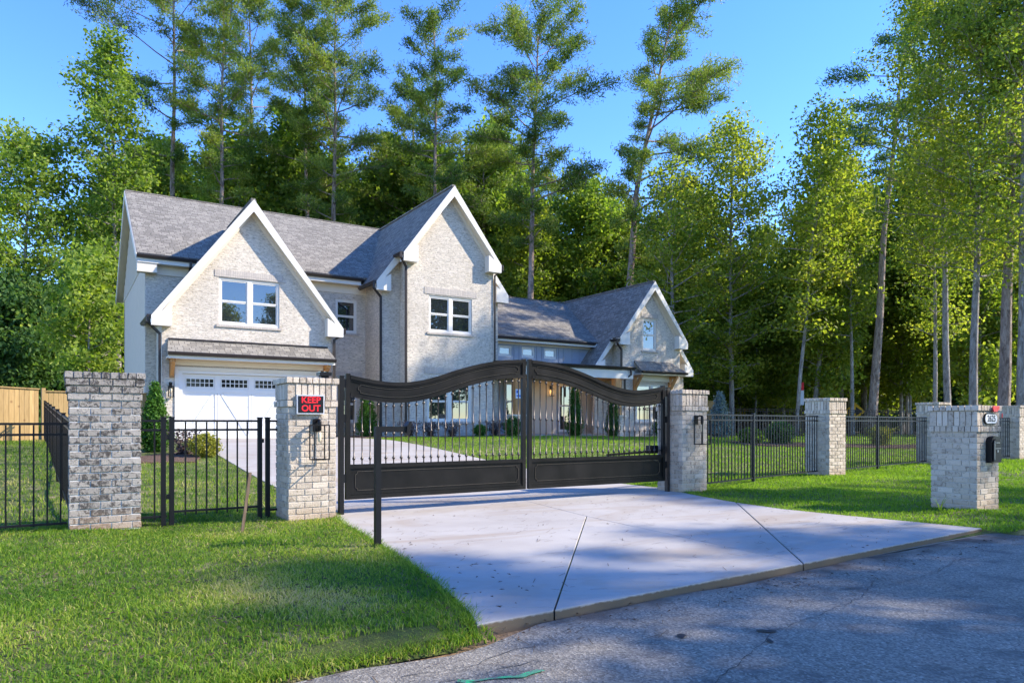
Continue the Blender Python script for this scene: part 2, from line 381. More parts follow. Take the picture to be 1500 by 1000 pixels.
def thing(name, label, cat, loc=(0,0,0), rz=0.0, group=None):
    o = bpy.data.objects.new(name, None); C.objects.link(o); o.location = loc; o.rotation_euler = (0,0,rz)
    o.empty_display_size = 0.2; o['label'] = label; o['category'] = cat
    if group: o['group'] = group
    return o
def fastmesh(name, verts, nper, mat, tint=None, smooth=False):
    """verts (N*nper,3): N separate polygons of nper corners"""
    me = bpy.data.meshes.new(name); nv = len(verts); nf = nv // nper
    me.vertices.add(nv); me.vertices.foreach_set('co', np.ascontiguousarray(verts, dtype=np.float32).ravel())
    me.loops.add(nv); me.loops.foreach_set('vertex_index', np.arange(nv, dtype=np.int32))
    me.polygons.add(nf); me.polygons.foreach_set('loop_start', np.arange(0, nv, nper, dtype=np.int32))
    try: me.polygons.foreach_set('loop_total', np.full(nf, nper, dtype=np.int32))
    except Exception: pass
    if tint is not None:
        at = me.attributes.new('tint', 'FLOAT', 'POINT'); at.data.foreach_set('value', np.repeat(np.clip(tint, 0, 1), nper).astype(np.float32))
    me.materials.append(M[mat]); me.update(calc_edges=True); return me
def smooth01(t): t = min(1, max(0, t)); return t*t*(3-2*t)
def g(X, Y):
    """terrain height: level at the road, rising to the house"""
    h = 0.63 - 0.2*smooth01((X-14)/16)
    return h*smooth01((Y-10.5)/13.0)
def bumpy(X, Y):
    if 2.0 < X < 9.6: return 0.0
    return 0.022*math.sin(X*1.7+0.6*Y)*math.sin(Y*1.3-X*0.4) + 0.012*math.sin(X*4.1+1.3)*math.sin(Y*3.7)
def P(px, d): return (d*((px-750)/1043*RGT[0]+FWD[0]), d*((px-750)/1043*RGT[1]+FWD[1]))
def TZ(py, d): return 1.2 + (619-py)/1043*d

# ------------------------------------------------------------------ the setting
def grid(name, xs, ys, zf, mat, **t):
    vs = [(x, y, zf(x, y)) for y in ys for x in xs]; nx = len(xs)
    fs = [(j*nx+i, j*nx+i+1, (j+1)*nx+i+1, (j+1)*nx+i) for j in range(len(ys)-1) for i in range(nx-1)]
    return MB().add(vs, fs).build(name, mat, None, True, kind='structure', **t)
def fr(a, b, s):
    n = max(1, int(round((b-a)/s))); return [a+(b-a)*i/n for i in range(n+1)]
gx = [-900, -300, -120, -60] + fr(-40, 80, 2.5)[0:] + [120, 300, 900]
gy = [-900, -300, -120, -60, -40, -20, -6, -3.2, 3.3, 3.8] + fr(5, 60, 2.5) + [90, 200, 900]
grid('ground', gx, gy, lambda x, y: (g(x, y)-0.06 if y > 3.5 else (-0.25 if y > -3.1 else -0.1)), 'forest_floor')
ys = [3.52, 3.6, 3.75] + fr(4, 12, 0.3) + fr(12.5, 26, 0.6) + fr(27, 46, 2)
xs = fr(-14, -3, 1) + fr(-2.7, 16, 0.3) + fr(17, 44, 1)
grid('lawn', xs, ys, lambda x, y: g(x, y)+bumpy(x, y) + (-0.12 if (2.0 < x < 8.85 and y < 4.0) else (0.0 if y > 3.7 else (-0.03 if y > 3.55 else -0.09))), 'turf_soil')
# road: a slightly cambered sheet with a crumbling edge
rx = fr(-60, -4, 4) + fr(-3.5, 14, 0.25)+ fr(15, 90, 5)
ry = [-2.6, -1.5, 0, 1.5, 2.6, 3.2, 3.42]
vs = []; 
for j, y in enumerate(ry):
    for x in rx:
        yy = y + (0.05*math.sin(x*2.3)+0.04*math.sin(x*5.1+1)+max(0, min(1, (x-1.6)/0.9))*max(0, min(1, (9.6-x)/.8))*(0.20+0.0447*(x-2.07)-0.55*(0.05*math.sin(x*2.3)+0.04*math.sin(x*5.1+1))) if j == len(ry)-1 else 0)
        vs.append((x, yy, -0.040-0.0012*abs(y-0.5)**1.5))
nx = len(rx)
MB().add(vs, [(j*nx+i, j*nx+i+1, (j+1)*nx+i+1, (j+1)*nx+i) for j in range(len(ry)-1) for i in range(nx-1)]).build('road', 'asphalt', None, True, kind='structure')
# dirt shoulder between asphalt and turf / slab
grid('road_shoulder', fr(-20, 14, 0.25), [3.15, 3.4, 3.6, 3.9], lambda x, y: -0.088 + 0.006*math.sin(x*3.1+y*9) + (0.012 if y > 3.5 else 0), 'clay')
# cracks, tar spots and survey paint on the asphalt
def rz_(x, y): return -0.040-0.0012*abs(y-0.5)**1.5
def wobble_strip(pts, w_, z):
    mb = MB(); prev = None; rnd = random.Random(int(pts[0][0]*100))
    P2 = []
    for i in range(len(pts)-1):
        a, b = Vector(pts[i]), Vector(pts[i+1]); n = max(2, int((b-a).length/0.06))
        for q in range(n): P2.append(a.lerp(b, q/n) + Vector((rnd.uniform(-1,1), rnd.uniform(-1,1)))*0.014)
    L = []
    for i, p in enumerate(P2[:-1]):
        t = (P2[i+1]-p).normalized(); nn = Vector((-t.y, t.x)); ww = w_*rnd.uniform(0.4, 1.3)/2
        L.append((p+nn*ww, p-nn*ww))
    vs = [(q.x, q.y, rz_(q.x, q.y)+z) for pr in L for q in pr]
    return mb.add(vs, [(2*i, 2*i+1, 2*i+3, 2*i+2) for i in range(len(L)-1)])
roadobj = bpy.data.objects['road']
for pts in ([(4.7, 3.3), (5.3, 3.05), (6.1, 3.12), (6.9, 3.3), (8.2, 3.35)], [(2.5, 2.3), (3.6, 2.75), (4.8, 2.95), (5.6, 3.3)], [(1.4, 3.25), (1.75, 3.18), (2.1, 3.3), (2.35, 3.24)], [(0.6, 3.0), (1.1, 3.1), (1.6, 3.05), (2.2, 3.1)]):
    wobble_strip(pts, 0.005, 0.004).build('crack', 'tar', roadobj)
rnd = random.Random(3)
for (x, y, s_) in ((3.05, 2.98, 0.075), (3.55, 2.78, 0.085), (2.05, 2.15, 0.05), (6.6, 2.1, 0.06), (2.4, 1.75, 0.04), (2.58, 1.83, 0.05), (3.4, 2.64, 0.05), (2.28, 1.9, 0.03)):
    n = 11; ang = rnd.uniform(0, 3)
    ps = []
    for i in range(n):
        a = 2*math.pi*i/n; r_ = 0.5*s_*rnd.uniform(0.6, 1.1)
        qx = math.cos(a)*r_*1.6; qy = math.sin(a)*r_*0.8
        ps.append((x+qx*math.cos(ang)-qy*math.sin(ang), y+qx*math.sin(ang)+qy*math.cos(ang), rz_(x, y)+0.006))
    MB().add(ps, [tuple(range(n))]).build('tar_spot', 'tar', roadobj)
for pts in ([(1.62, 3.02), (1.9, 2.93), (2.15, 2.98)], [(1.62, 3.02), (1.73, 2.88), (1.86, 2.84)], [(1.8, 3.0), (1.78, 2.86)]):
    wobble_strip(pts, 0.032, 0.007).build('paint_mark', 'green_paint', roadobj)

# driveway of separate concrete slabs with recessed joints
drive = MB().add([(2.2,3.72,-0.045),(8.8,3.9,-0.045),(8.9,8.7,-0.045),(9.2,10,-0.045),(3.15,10,-0.045),(2.5,6,-0.045)],[(0,1,2,3,4,5)]).build('driveway', 'slab_edge', None, kind='structure')
def clip(poly, a, b, c):
    """keep a*x+b*y>=c"""
    o_ = []
    for i in range(len(poly)):
        p, q = poly[i], poly[(i+1) % len(poly)]
        dp, dq = a*p[0]+b*p[1]-c, a*q[0]+b*q[1]-c
        if dp >= 0: o_.append(p)
        if (dp >= 0) != (dq >= 0):
            t = dp/(dp-dq); o_.append((p[0]+t*(q[0]-p[0]), p[1]+t*(q[1]-p[1])))
    return o_
def cut(polys, p, q, gap=0.010):
    """cut every polygon along the line p-q, leaving a joint"""
    nx_, ny_ = -(q[1]-p[1]), q[0]-p[0]; l = math.hypot(nx_, ny_); nx_ /= l; ny_ /= l; c = nx_*p[0]+ny_*p[1]; r_ = []
    for po in polys:
        for s_ in (1, -1):
            k_ = clip(po, s_*nx_, s_*ny_, s_*c+gap/2)
            if len(k_) > 2:
                ar = abs(sum(k_[i][0]*k_[(i+1) % len(k_)][1]-k_[(i+1) % len(k_)][0]*k_[i][1] for i in range(len(k_))))/2
                if ar > 0.01: r_.append(k_)
    return r_
left = [(2.07,3.66),(2.16,3.9),(2.26,4.3),(2.40,4.94),(2.52,5.7),(2.63,6.5),(2.74,7.4),(2.84,8.3),(2.98,9.0),(3.12,9.75)]
right = [(9.30,9.75),(9.2,9.4),(8.93,8.64),(8.7,7.9),(8.5,7.1),(8.42,6.3),(8.5,5.6),(8.62,4.9),(8.74,4.25),(8.78,3.96)]
Ll = [p for p in left]; centre = [(5.31,3.78),(5.65,7.16),(6.26,9.75)]
polyL = [(5.31,3.785)]; 
A_ = [ (2.07,3.66), (5.31,3.785), (5.65,7.16), (6.1,9.75)] + left[::-1][:-1]
B_ = [ (5.31,3.785), (8.78,3.96)] + right[::-1][1:] + [(6.1,9.75), (5.65,7.16)]
def slab(poly, zt=0.012, th=0.085, subdiv=False):
    ps = [(x, y, g(x, y)+zt) for x, y in poly]
    o_ = MB().prism([(x, y, z-th) for x, y, z in ps], (0, 0, th)).build('slab', 'concrete', drive)
    bm = bmesh.new(); bm.from_mesh(o_.data); 
    top = [f for f in bm.faces if abs(f.normal.z) > 0.9 and f.calc_center_median().z > 0 or f.normal.z > 0.5]
    es = set(e for f in top for e in f.edges)
    try: bmesh.ops.bevel(bm, geom=list(es), offset=0.005, segments=1, affect='EDGES')
    except Exception: pass
    bm.to_mesh(o_.data); bm.free(); return o_
ap = []
for po in cut([A_], (2.66, 3.7), (5.65, 7.16)):
    ap += cut([po], (2.2, 4.07), (2.7, 3.72)) if min(q[0] for q in po) < 2.3 else [po]
ap = [q for q in ap]
ap2 = cut([B_], (5.31, 3.78), (8.43, 7.11))
def shrink(po, e=0.006):
    cx_ = sum(p[0] for p in po)/len(po); cy_ = sum(p[1] for p in po)/len(po)
    return [(cx_+(p[0]-cx_)*(1-e/2), cy_+(p[1]-cy_)*(1-e/2)) for p in po]
for po in ap+ap2: slab(shrink(po, 0.001))
# inner driveway up to the garage
def rslab(x0, x1, y0, y1):
    yl = fr(y0, y1, 1.0); mb = MB()
    for a, b in zip(yl, yl[1:]): pass
    top = []; 
    vs = [(x, y, g(x, y)+0.012-dz) for dz in (0, 0.09) for y in yl for x in (x0, x1)]; n = len(yl)*2; fs = []
    for i in range(len(yl)-1):
        fs += [(2*i, 2*i+1, 2*i+3, 2*i+2), (n+2*i, n+2*i+2, n+2*i+3, n+2*i+1), (2*i, 2*i+2, n+2*i+2, n+2*i), (2*i+1, n+2*i+1, n+2*i+3, 2*i+3)]
    fs += [(0, n, n+1, 1), (n-2, n-1, 2*n-1, 2*n-2)]
    mb.add(vs, fs).build('slab', 'concrete', drive)
for (y0, y1) in ((9.762, 13.0), (13.012, 16.4), (16.412, 19.8), (19.812, 23.2), (23.212, 27.6)):
    rslab(3.2, 6.19, y0, y1); rslab(6.202, 9.25, y0, y1)
MB().add([(3.2,10,g(3,10)-0.03),(9.2,10,g(9,10)-0.03)]+[(9.2,y,g(9,y)-0.035) for y in fr(12,27.5,2.2)]+[(3.2,y,g(3,y)-0.035) for y in fr(12,27.5,2.2)][::-1],[tuple(range(2+2*len(fr(12,27.5,2.2))))])
# planting beds
def bed(name, poly, z=0.012, mat='mulch', **t):
    ps = [(x, y, g(x, y)+z) for x, y in poly]
    MB().prism([(x, y, z_-0.09) for x, y, z_ in ps], (0, 0, 0.09)).build(name, mat, None, kind='structure')
bed('mulch_bed', [(9.27,24.6),(9.27,28.8),(10.8,28.8),(10.8,27),(11.7,26.2),(15.6,26.2),(16.2,26.9),(16.6,25.6),(15.4,24.9),(12,24.7)], 0.03)
bed('mulch_bed', [(2.85,27.0),(2.6,28.8),(0.6,28.8),(0.3,20),(1.0,17.2),(2.5,17.0),(3.15,19.5),(3.15,27)], 0.03)
bed('mulch_bed', [(21.5,24.8),(21.5,25.6),(23.3,26.6),(27.6,26.6),(28.6,26.0),(28.2,24.9)], 0.03)
bed('mulch_bed', [(22.0,18.0),(31,14.5),(38,14),(38,16.4),(30,17.2),(23,20)], 0.04)

# ------------------------------------------------------------------ the house
H = thing('brick_house', 'large cream brick two-storey house with steep gables and grey shingle roofs', 'house', (0, 0, 0))
GZ = 0.5
def wallY(y, outer, holes, mat='house_brick', depth=0.22, name='wall', parent=None):
    return MB().holed(outer, holes, (0, y, 0), (1,0,0), (0,0,1), depth).build(name, mat, parent or H)   # faces -Y
def wallbox(x0, x1, y0, y1, z0, z1, mat='house_brick'): return MB().box(x0, x1, y0, y1, z0, z1).build('wall', mat, H)
def roof_slab(poly, th=0.12, name='roof', mat='shingles'):
    Pn = [Vector(p) for p in poly]; n = (Pn[1]-Pn[0]).cross(Pn[2]-Pn[0]).normalized()
    if n.z < 0: n = -n
    return MB().prism([p - n*th for p in Pn], n*th).build(name, mat, H)
def gable_wall(y, cx, hw, zeave, slope, zr, holes, zb=GZ, depth=0.22):
    o_ = [(cx-hw, zb), (cx+hw, zb), (cx+hw, zr-slope*hw), (cx, zr), (cx-hw, zr-slope*hw)]
    return wallY(y, o_, holes, depth=depth)
def rakes(cx, hw, zr, slope, y0, drop=0.30, ywall=None, ret=True, top=True, sides=(-1, 1), start=0.0):
    """white rake boards and soffits of a gable front; zr: top of roof at ridge"""
    for s_ in sides:
        xe = cx + s_*hw; ze = zr-slope*hw; xs_ = cx + s_*start; zs_ = zr-slope*start
        pts = [(xs_, y0, zs_-0.03), (xe, y0, ze-0.03), (xe, y0, ze-0.03-drop*0.75), (xs_, y0, zs_-0.03-drop*1.45)]
        MB().prism(pts, (0, 0.045, 0)).build('rake_board', 'white_trim', H)
        pts = [(xs_, y0+0.048, zs_-0.16-0.12), (xe-s_*0.02, y0+0.048, ze-0.16-0.12), (xe-s_*0.02, y0+0.048, ze-0.2-0.12), (xs_, y0+0.048, zs_-0.2-0.12)]
        MB().prism(pts, (0, (ywall or y0+0.3)-y0-0.052, 0)).build('soffit', 'cream_trim', H)
        # narrow frieze on the wall under the soffit
        pts = [(xs_, (ywall or y0+0.3)-0.03, zs_-0.33), (xe-s_*0.3, (ywall or y0+0.3)-0.03, ze+slope*0.3-0.33), (xe-s_*0.3, (ywall or y0+0.3)-0.03, ze+slope*0.3-0.55), (xs_, (ywall or y0+0.3)-0.03, zs_-0.55)]
        MB().prism(pts, (0, 0.028, 0)).build('frieze_board', 'cream_trim', H)
        if ret:
            x1 = xe - s_*0.62; zt = ze-0.03-0.02
            pts = [(xe, y0+0.003, zt), (x1, y0+0.003, zt+slope*0.62-0.45), (x1, y0+0.003, ze-0.36), (xe, y0+0.003, ze-0.36)]
            mb = MB().prism(pts, (0, (ywall or y0+0.3)-y0-0.004, 0))
            mb.build('eave_return', 'white_trim', H)
def ridge_cap(a, b, w_=0.16):
    MB().bar((a[0], a[1]+(0.03 if a[0] == b[0] else 0), a[2]-0.004), (b[0], b[1], b[2]-0.004), w_, 0.05).build('ridge_cap', 'shingles', H)
def gutter(a, b, name='gutter', s_=0.12):
    """K-style gutter trough along a-b (front edge towards -Y or sideways)"""
    a = Vector(a); b = Vector(b); t = (b-a).normalized(); o_ = t.cross(Vector((0,0,1))).normalized()
    prof = [(0, 0), (s_, 0), (s_+0.015, -0.025), (s_*0.8, -0.11), (0, -0.12)]
    MB().prism([a + o_*p[0] + Vector((0,0,p[1])) for p in prof], b-a).build(name, 'bronze_gutter', H)
def downspout(path, w_=0.085):
    mb = MB(); path = [Vector(p) for p in path]
    for a, b in zip(path, path[1:]):
        t = (b-a).normalized()*0.02; mb.bar(a-t, b+t, w_, w_*0.8)
    mb.build('downspout', 'bronze_gutter', H)
def window(x0, x1, z0, z1, y, cols=2, split=0.5, sill=True, parent=None, fw=0.07, mull=0.16, rows=True, mat='white_trim', casing=0.0):
    """double-hung units side by side in an opening of a wall facing -Y; y = wall face"""
    f = MB(); yf = y+0.035
    f.box(x0, x0+fw, yf, yf+0.09, z0, z1).box(x1-fw, x1, yf, yf+0.09, z0, z1).box(x0+fw, x1-fw, yf, yf+0.09, z1-fw, z1).box(x0+fw, x1-fw, yf, yf+0.09, z0, z0+fw*1.2)
    ww = (x1-x0-2*fw-(cols-1)*mull)/cols
    W = f.build('window', mat, parent or H)
    for i in range(cols):
        a = x0+fw+i*(ww+mull); b = a+ww
        if i: MB().box(a-mull, a, yf-0.006, yf+0.085, z0+fw*1.2, z1-fw).build('mullion', mat, W)
        zb, zt = z0+fw*1.2, z1-fw; zm = zb+(zt-zb)*split
        for (q0, q1, yo) in (((zb, zm, 0.035), (zm, zt, 0.02)) if rows else ((zb, zt, 0.03),)):
            s_ = 0.045; y1 = yf+yo
            sm = MB().box(a, a+s_, y1, y1+0.04, q0, q1).box(b-s_, b, y1, y1+0.04, q0, q1).box(a+s_, b-s_, y1, y1+0.04, q1-s_, q1).box(a+s_, b-s_, y1, y1+0.04, q0, q0+s_)
            sm.build('sash', mat, W)
            MB().box(a+s_, b-s_, y1+0.018, y1+0.03, q0+s_, q1-s_).build('pane', 'window_glass', W)
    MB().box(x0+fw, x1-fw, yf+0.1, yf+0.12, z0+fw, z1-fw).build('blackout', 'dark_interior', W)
    if sill: MB().box(x0-0.09, x1+0.09, y-0.05, y+0.03, z0-0.09, z0-0.003).build('sill', 'lintel_brick', W)
    return W
def lintel(x0, x1, z0, z1, y): MB().box(x0, x1, y-0.022, y+0.01, z0, z1).build('lintel', 'lintel_brick', H)

# main block
xl, xr = 2.55, 16.4
wallY(28.9, [(xl, GZ), (xr, GZ), (xr, 7.1), (xl, 7.1)], [(9.6, 10.52, 4.95, 6.35), (9.6, 10.52, 1.2, 2.75)])
window(9.6, 10.52, 4.95, 6.35, 28.9, 1); window(9.6, 10.52, 1.2, 2.75, 28.9, 1)
lintel(9.45, 10.75, 3.1, 3.34, 28.9)
# left end wall with its gable (in shade), right end wall
MB().prism([(xl, 28.9+0.222, GZ), (xl, 39.2, GZ), (xl, 39.2, 7.3), (xl, 34.1, 10.75), (xl, 28.9+0.222, 7.3)], (0.22, 0, 0)).build('wall', 'stucco', H)
MB().prism([(xl-0.02, 28.8, 7.05), (xl-0.02, 34.1, 10.62), (xl-0.02, 39.4, 7.05), (xl-0.02, 34.1, 7.05)], (0.018, 0, 0)).build('gable_siding', 'cream_trim', H)
for yy in fr(29.4, 38.8, 0.4):
    zt = 10.6-0.667*abs(yy-34.1)
    MB().box(xl-0.045, xl-0.021, yy-0.02, yy+0.02, 7.06, zt-0.05).build('batten', 'cream_trim', H)
MB().prism([(xr, 28.9+0.222, GZ), (xr, 39.2, GZ), (xr, 39.2, 7.3), (xr, 34.1, 10.75), (xr, 28.9+0.222, 7.3)], (-0.22, 0, 0)).build('wall', 'stucco', H)
wallbox(xl, xr, 39.0, 39.2, GZ, 7.1, 'stucco')
RZ = 11.0
roof_slab([(2.24, 28.5, 7.26), (16.7, 28.5, 7.26), (16.7, 34.1, RZ), (2.24, 34.1, RZ)])
roof_slab([(16.7, 39.7, 7.26), (2.24, 39.7, 7.26), (2.24, 34.1, RZ), (16.7, 34.1, RZ)])
ridge_cap((2.24, 34.1, RZ), (16.7, 34.1, RZ))
for (y0, y1) in ((28.5, 34.1), (39.7, 34.1)):
    MB().prism([(2.26, y0, 7.24), (2.26, y1, RZ-0.02), (2.26, y1, RZ-0.34), (2.26, y0, 6.95)], (-0.045, 0, 0)).build('rake_board', 'cream_trim', H)
    MB().prism([(2.262, y0, 7.1), (2.262, y1, RZ-0.17), (2.262, y1, RZ-0.21), (2.262, y0, 7.06)], (0.29, 0, 0)).build('soffit', 'cream_trim', H)
MB().box(2.27, 16.5, 28.52, 28.9, 6.93, 6.97).build('soffit', 'cream_trim', H)
MB().box(2.262, 10.55, 28.49, 28.52, 6.93, 7.16).build('fascia', 'white_trim', H)
MB().box(2.57, 16.3, 28.862, 28.898, 6.60, 6.928).build('frieze_board', 'cream_trim', H)
MB().box(2.262, 2.9, 28.525, 28.86, 6.6, 6.928).build('eave_return', 'cream_trim', H)
gutter((2.24, 28.49, 7.2), (4.2, 28.49, 7.2)); gutter((8.2, 28.49, 7.2), (10.62, 28.49, 7.2))
downspout([(4.0, 28.42, 7.08), (4.0, 28.42, 6.92), (4.02, 28.82, 6.75)])

# garage gable
GY = 27.1; cx, zr = 5.87, 9.3; SL = 1.333
gable_wall(GY, cx, 2.97, 0, SL, zr-0.22, [(4.74, 6.86, 4.72, 6.4), (3.42, 8.34, 0.56, 3.03)])
wallbox(2.9, 3.12, GY+0.222, 28.9, GZ, 5.2, 'house_brick'); wallbox(8.62, 8.84, GY+0.222, 28.9, GZ, 5.2)
MB().box(3.0, 8.74, 28.0, 28.1, GZ, 3.2).build('garage_back_wall', 'dark_interior', H)
for s_ in (-1, 1):
    xe = cx+s_*3.33
    roof_slab([(cx, 26.78, zr), (xe, 26.78, zr-SL*3.33), (xe, 29.4 if s_ < 9 else 0, zr-SL*3.33), (cx, 33.0, zr)])
ridge_cap((cx, 26.78, zr), (cx, 31.3, zr))
rakes(cx, 3.33, zr, SL, 26.74, ywall=GY)
window(4.74, 6.86, 4.72, 6.4, GY, 2); lintel(4.6, 7.0, 6.43, 6.68, GY)
gutter((cx-3.33, 29.3, 4.86), (cx-3.33, 26.8, 4.86)); gutter((cx+3.33, 26.8, 4.86), (cx+3.33, 28.9, 4.86))
downspout([(2.44, 26.85, 4.8), (2.44, 26.85, 4.62), (2.82, 27.0, 4.25), (2.82, 27.0, 0.65)])
downspout([(9.28, 26.85, 4.8), (9.28, 26.85, 4.66), (8.92, 27.0, 4.4), (8.92, 27.0, 0.65)])
# garage pent roof on cedar brackets
roof_slab([(3.0, 26.42, 3.62), (8.78, 26.42, 3.62), (8.68, 27.098, 4.08), (3.1, 27.098, 4.08)], 0.09)
MB().box(3.1, 8.68, 27.04, 27.098, 4.07, 4.13).build('flashing', 'bronze_gutter', H)
MB().box(3.02, 8.76, 26.44, 27.098, 3.40, 3.46).build('soffit', 'cream_trim', H)
MB().box(3.02, 8.76, 26.41, 26.438, 3.38, 3.54).build('fascia', 'white_trim', H)
gutter((3.0, 26.41, 3.6), (8.78, 26.41, 3.6))
MB().box(3.3, 8.5, 26.98, 27.09, 3.2, 3.398).build('frieze_board', 'cream_trim', H)
def bracket(x, y0, y1, zt, hgt, w_=0.14):
    B = MB().box(x-w_/2, x+w_/2, y1-0.12, y1-0.002, zt-hgt, zt).build('bracket', 'cedar', H)
    MB().box(x-w_/2, x+w_/2, y0, y1-0.123, zt-0.12, zt).build('bracket_arm', 'cedar', B)
    MB().prism([(x-w_/2+0.01, y0+0.05, zt-0.123), (x-w_/2+0.01, y0+0.2, zt-0.123), (x-w_/2+0.01, y1-0.123, zt-hgt+0.22), (x-w_/2+0.01, y1-0.123, zt-hgt+0.05)], (w_-0.02, 0, 0)).build('bracket_brace', 'cedar', B)
bracket(3.2, 26.5, GY, 3.39, 0.62); bracket(8.55, 26.5, GY, 3.39, 0.62)
lintel(3.2, 8.55, 3.045, 3.195, GY)
# garage door
gd = MB().box(3.42, 3.55, 27.11, 27.26, 0.62, 3.03).box(8.21, 8.34, 27.11, 27.26, 0.62, 3.03).box(3.55, 8.21, 27.11, 27.26, 2.93, 3.03).build('garage_door', 'garage_white', H)
MB().box(3.3, 3.418, 27.06, 27.12, 0.6, 3.15).box(8.342, 8.46, 27.06, 27.12, 0.6, 3.15).box(3.418, 8.342, 27.06, 27.12, 3.032, 3.15).build('door_casing', 'white_trim', gd)
dz = [0.62, 1.195, 1.77, 2.345, 2.93]
for i in range(4): MB().box(3.552, 8.208, 27.25, 27.30, dz[i], dz[i+1]-0.006).build('panel', 'garage_white', gd)
bays = [(3.552+i*1.164, 3.552+(i+1)*1.164) for i in range(4)]
for i, (a, b) in enumerate(bays):
    f = MB().box(a+0.0, a+0.09, 27.23, 27.2495, 0.63, 2.92).box(b-0.09, b, 27.23, 27.2495, 0.63, 2.92).box(a+0.09, b-0.09, 27.23, 27.2495, 2.83, 2.92).box(a+0.09, b-0.09, 27.23, 27.2495, 0.63, 0.73).box(a+0.09, b-0.09, 27.23, 27.2495, 2.28, 2.40)
    f.build('panel_trim', 'garage_white', gd)
    d0, d1 = (a+0.12, b-0.12) if i % 2 == 0 else (b-0.12, a+0.12)
    MB().prism([(d0-0.045, 27.2495, 0.74), (d0+0.045, 27.2495, 0.74), (d1+0.045, 27.2495, 2.27), (d1-0.045, 27.2495, 2.27)], (0, -0.019, 0)).build('cross_brace', 'garage_white', gd)
    MB().prism([(d0+0.05, 27.2495, 0.74), (d0+0.066, 27.2495, 0.74), (d1+0.066, 27.2495, 2.27), (d1+0.05, 27.2495, 2.27)], (0, -0.0035, 0)).build('groove_shade', 'groove_shade_grey', gd)  # raised grey strip paints groove shade beside the brace, no recess
    MB().box(b-0.012, b+0.012, 27.2262, 27.2297, 0.9, 2.25).build('groove_shade', 'groove_shade_grey', gd)  # grey strip paints the shade line between two bays
    wf = MB(); wa, wb, wz0, wz1 = a+0.13, b-0.13, 2.47, 2.76
    for q in range(7):
        x_ = wa+(wb-wa)*q/6; wf.box(x_-0.011, x_+0.011, 27.225, 27.249, wz0, wz1)
    for z_ in (wz0, (wz0+wz1)/2, wz1): wf.box(wa, wb, 27.226, 27.2485, z_-0.011, z_+0.011)
    wf.build('window_grid', 'garage_white', gd)
    MB().box(wa, wb, 27.24, 27.2492, wz0, wz1).build('pane', 'dark_glass', gd)
def wall_lantern(x, y, z, lit=False, s=1.0, parent=None):
    L = MB().box(x-0.05, x+0.05, y-0.03, y-0.001, z+0.05, z+0.25).box(x-0.02, x+0.02, y-0.14, y-0.031, z+0.2, z+0.23).build('wall_lantern', 'black_metal', parent or H)
    f = MB(); w_ = 0.075
    for sx in (-1, 1):
        for sy in (-1, 1): f.box(x+sx*w_-0.008, x+sx*w_+0.008, y-0.12+sy*w_-0.008, y-0.12+sy*w_+0.008, z-0.24, z+0.1)
    f.box(x-w_-0.012, x+w_+0.012, y-0.12-w_-0.012, y-0.12+w_+0.012, z+0.1, z+0.12).box(x-w_-0.012, x+w_+0.012, y-0.12-w_-0.012, y-0.12+w_+0.012, z-0.26, z-0.242)
    f.build('cage', 'black_metal', L)
    MB().lathe([(0.01, -0.12), (0.03, -0.08), (0.028, 0.0), (0.012, 0.05)], x, y-0.12, 8, z).build('bulb', 'lit_bulb' if lit else 'bulb_glass', L, True)
wall_lantern(3.17, 27.1, 2.35); 

# middle gable, wide rear part and narrow front part
cx, zr = 13.62, 10.95
wallY(27.05, [(10.9, GZ), (16.35, GZ), (16.35, zr-0.2-SL*2.73), (cx, zr-0.2), (10.9, zr-0.2-SL*2.72)], [])
wallbox(10.9, 11.12, 27.272, 28.9, GZ, 7.0); wallbox(16.13, 16.35, 27.272, 28.9, GZ, 7.0)
gable_wall(26.3, cx+0.05, 2.0, 0, SL, zr-0.25, [(12.62, 14.62, 4.9, 6.4), (12.55, 14.6, 1.25, 2.9)])
wallbox(11.67, 11.89, 26.522, 27.05, GZ, 7.7); wallbox(15.45, 15.67, 26.522, 27.05, GZ, 7.7)
for s_ in (-1, 1):
    roof_slab([(cx, 25.98, zr), (cx+s_*2.25, 25.98, zr-SL*2.25), (cx+s_*2.25, 26.75, zr-SL*2.25), (cx, 26.75, zr)])
    roof_slab([(cx, 26.75, zr), (cx+s_*3.08, 26.75, zr-SL*3.08), (cx+s_*3.08, 29.2, zr-SL*3.08), (cx, 34.3, zr)])
ridge_cap((cx, 25.98, zr), (cx, 34.1, zr))
rakes(cx, 2.25, zr, SL, 25.94, ywall=26.3)
rakes(cx, 3.08, zr, SL, 26.71, ywall=27.05, start=2.0)
window(12.62, 14.62, 4.9, 6.4, 26.3, 2); lintel(12.42, 14.84, 6.45, 6.72, 26.3)
window(12.55, 14.6, 1.25, 2.9, 26.3, 2); lintel(12.42, 14.84, 3.2, 3.46, 26.3)
gutter((11.37, 26.75, 7.95), (11.37, 26.0, 7.95)); gutter((15.87, 26.0, 7.95), (15.87, 26.75, 7.95))
gutter((cx-3.08, 28.5, 6.85), (cx-3.08, 26.75, 6.85)); gutter((cx+3.08, 26.75, 6.85), (cx+3.08, 28.5, 6.85))
downspout([(11.27, 26.0, 7.9), (11.27, 26.0, 7.72), (11.58, 26.22, 7.42), (11.58, 26.22, 0.65)])
downspout([(10.45, 26.8, 6.8), (10.45, 26.8, 6.55), (10.82, 26.98, 6.25), (10.82, 26.98, 0.65)])
downspout([(15.97, 26.0, 7.9), (15.97, 26.0, 7.72), (15.72, 26.25, 7.5), (15.72, 26.25, 3.9), (15.9, 26.9, 3.75)], 0.06)

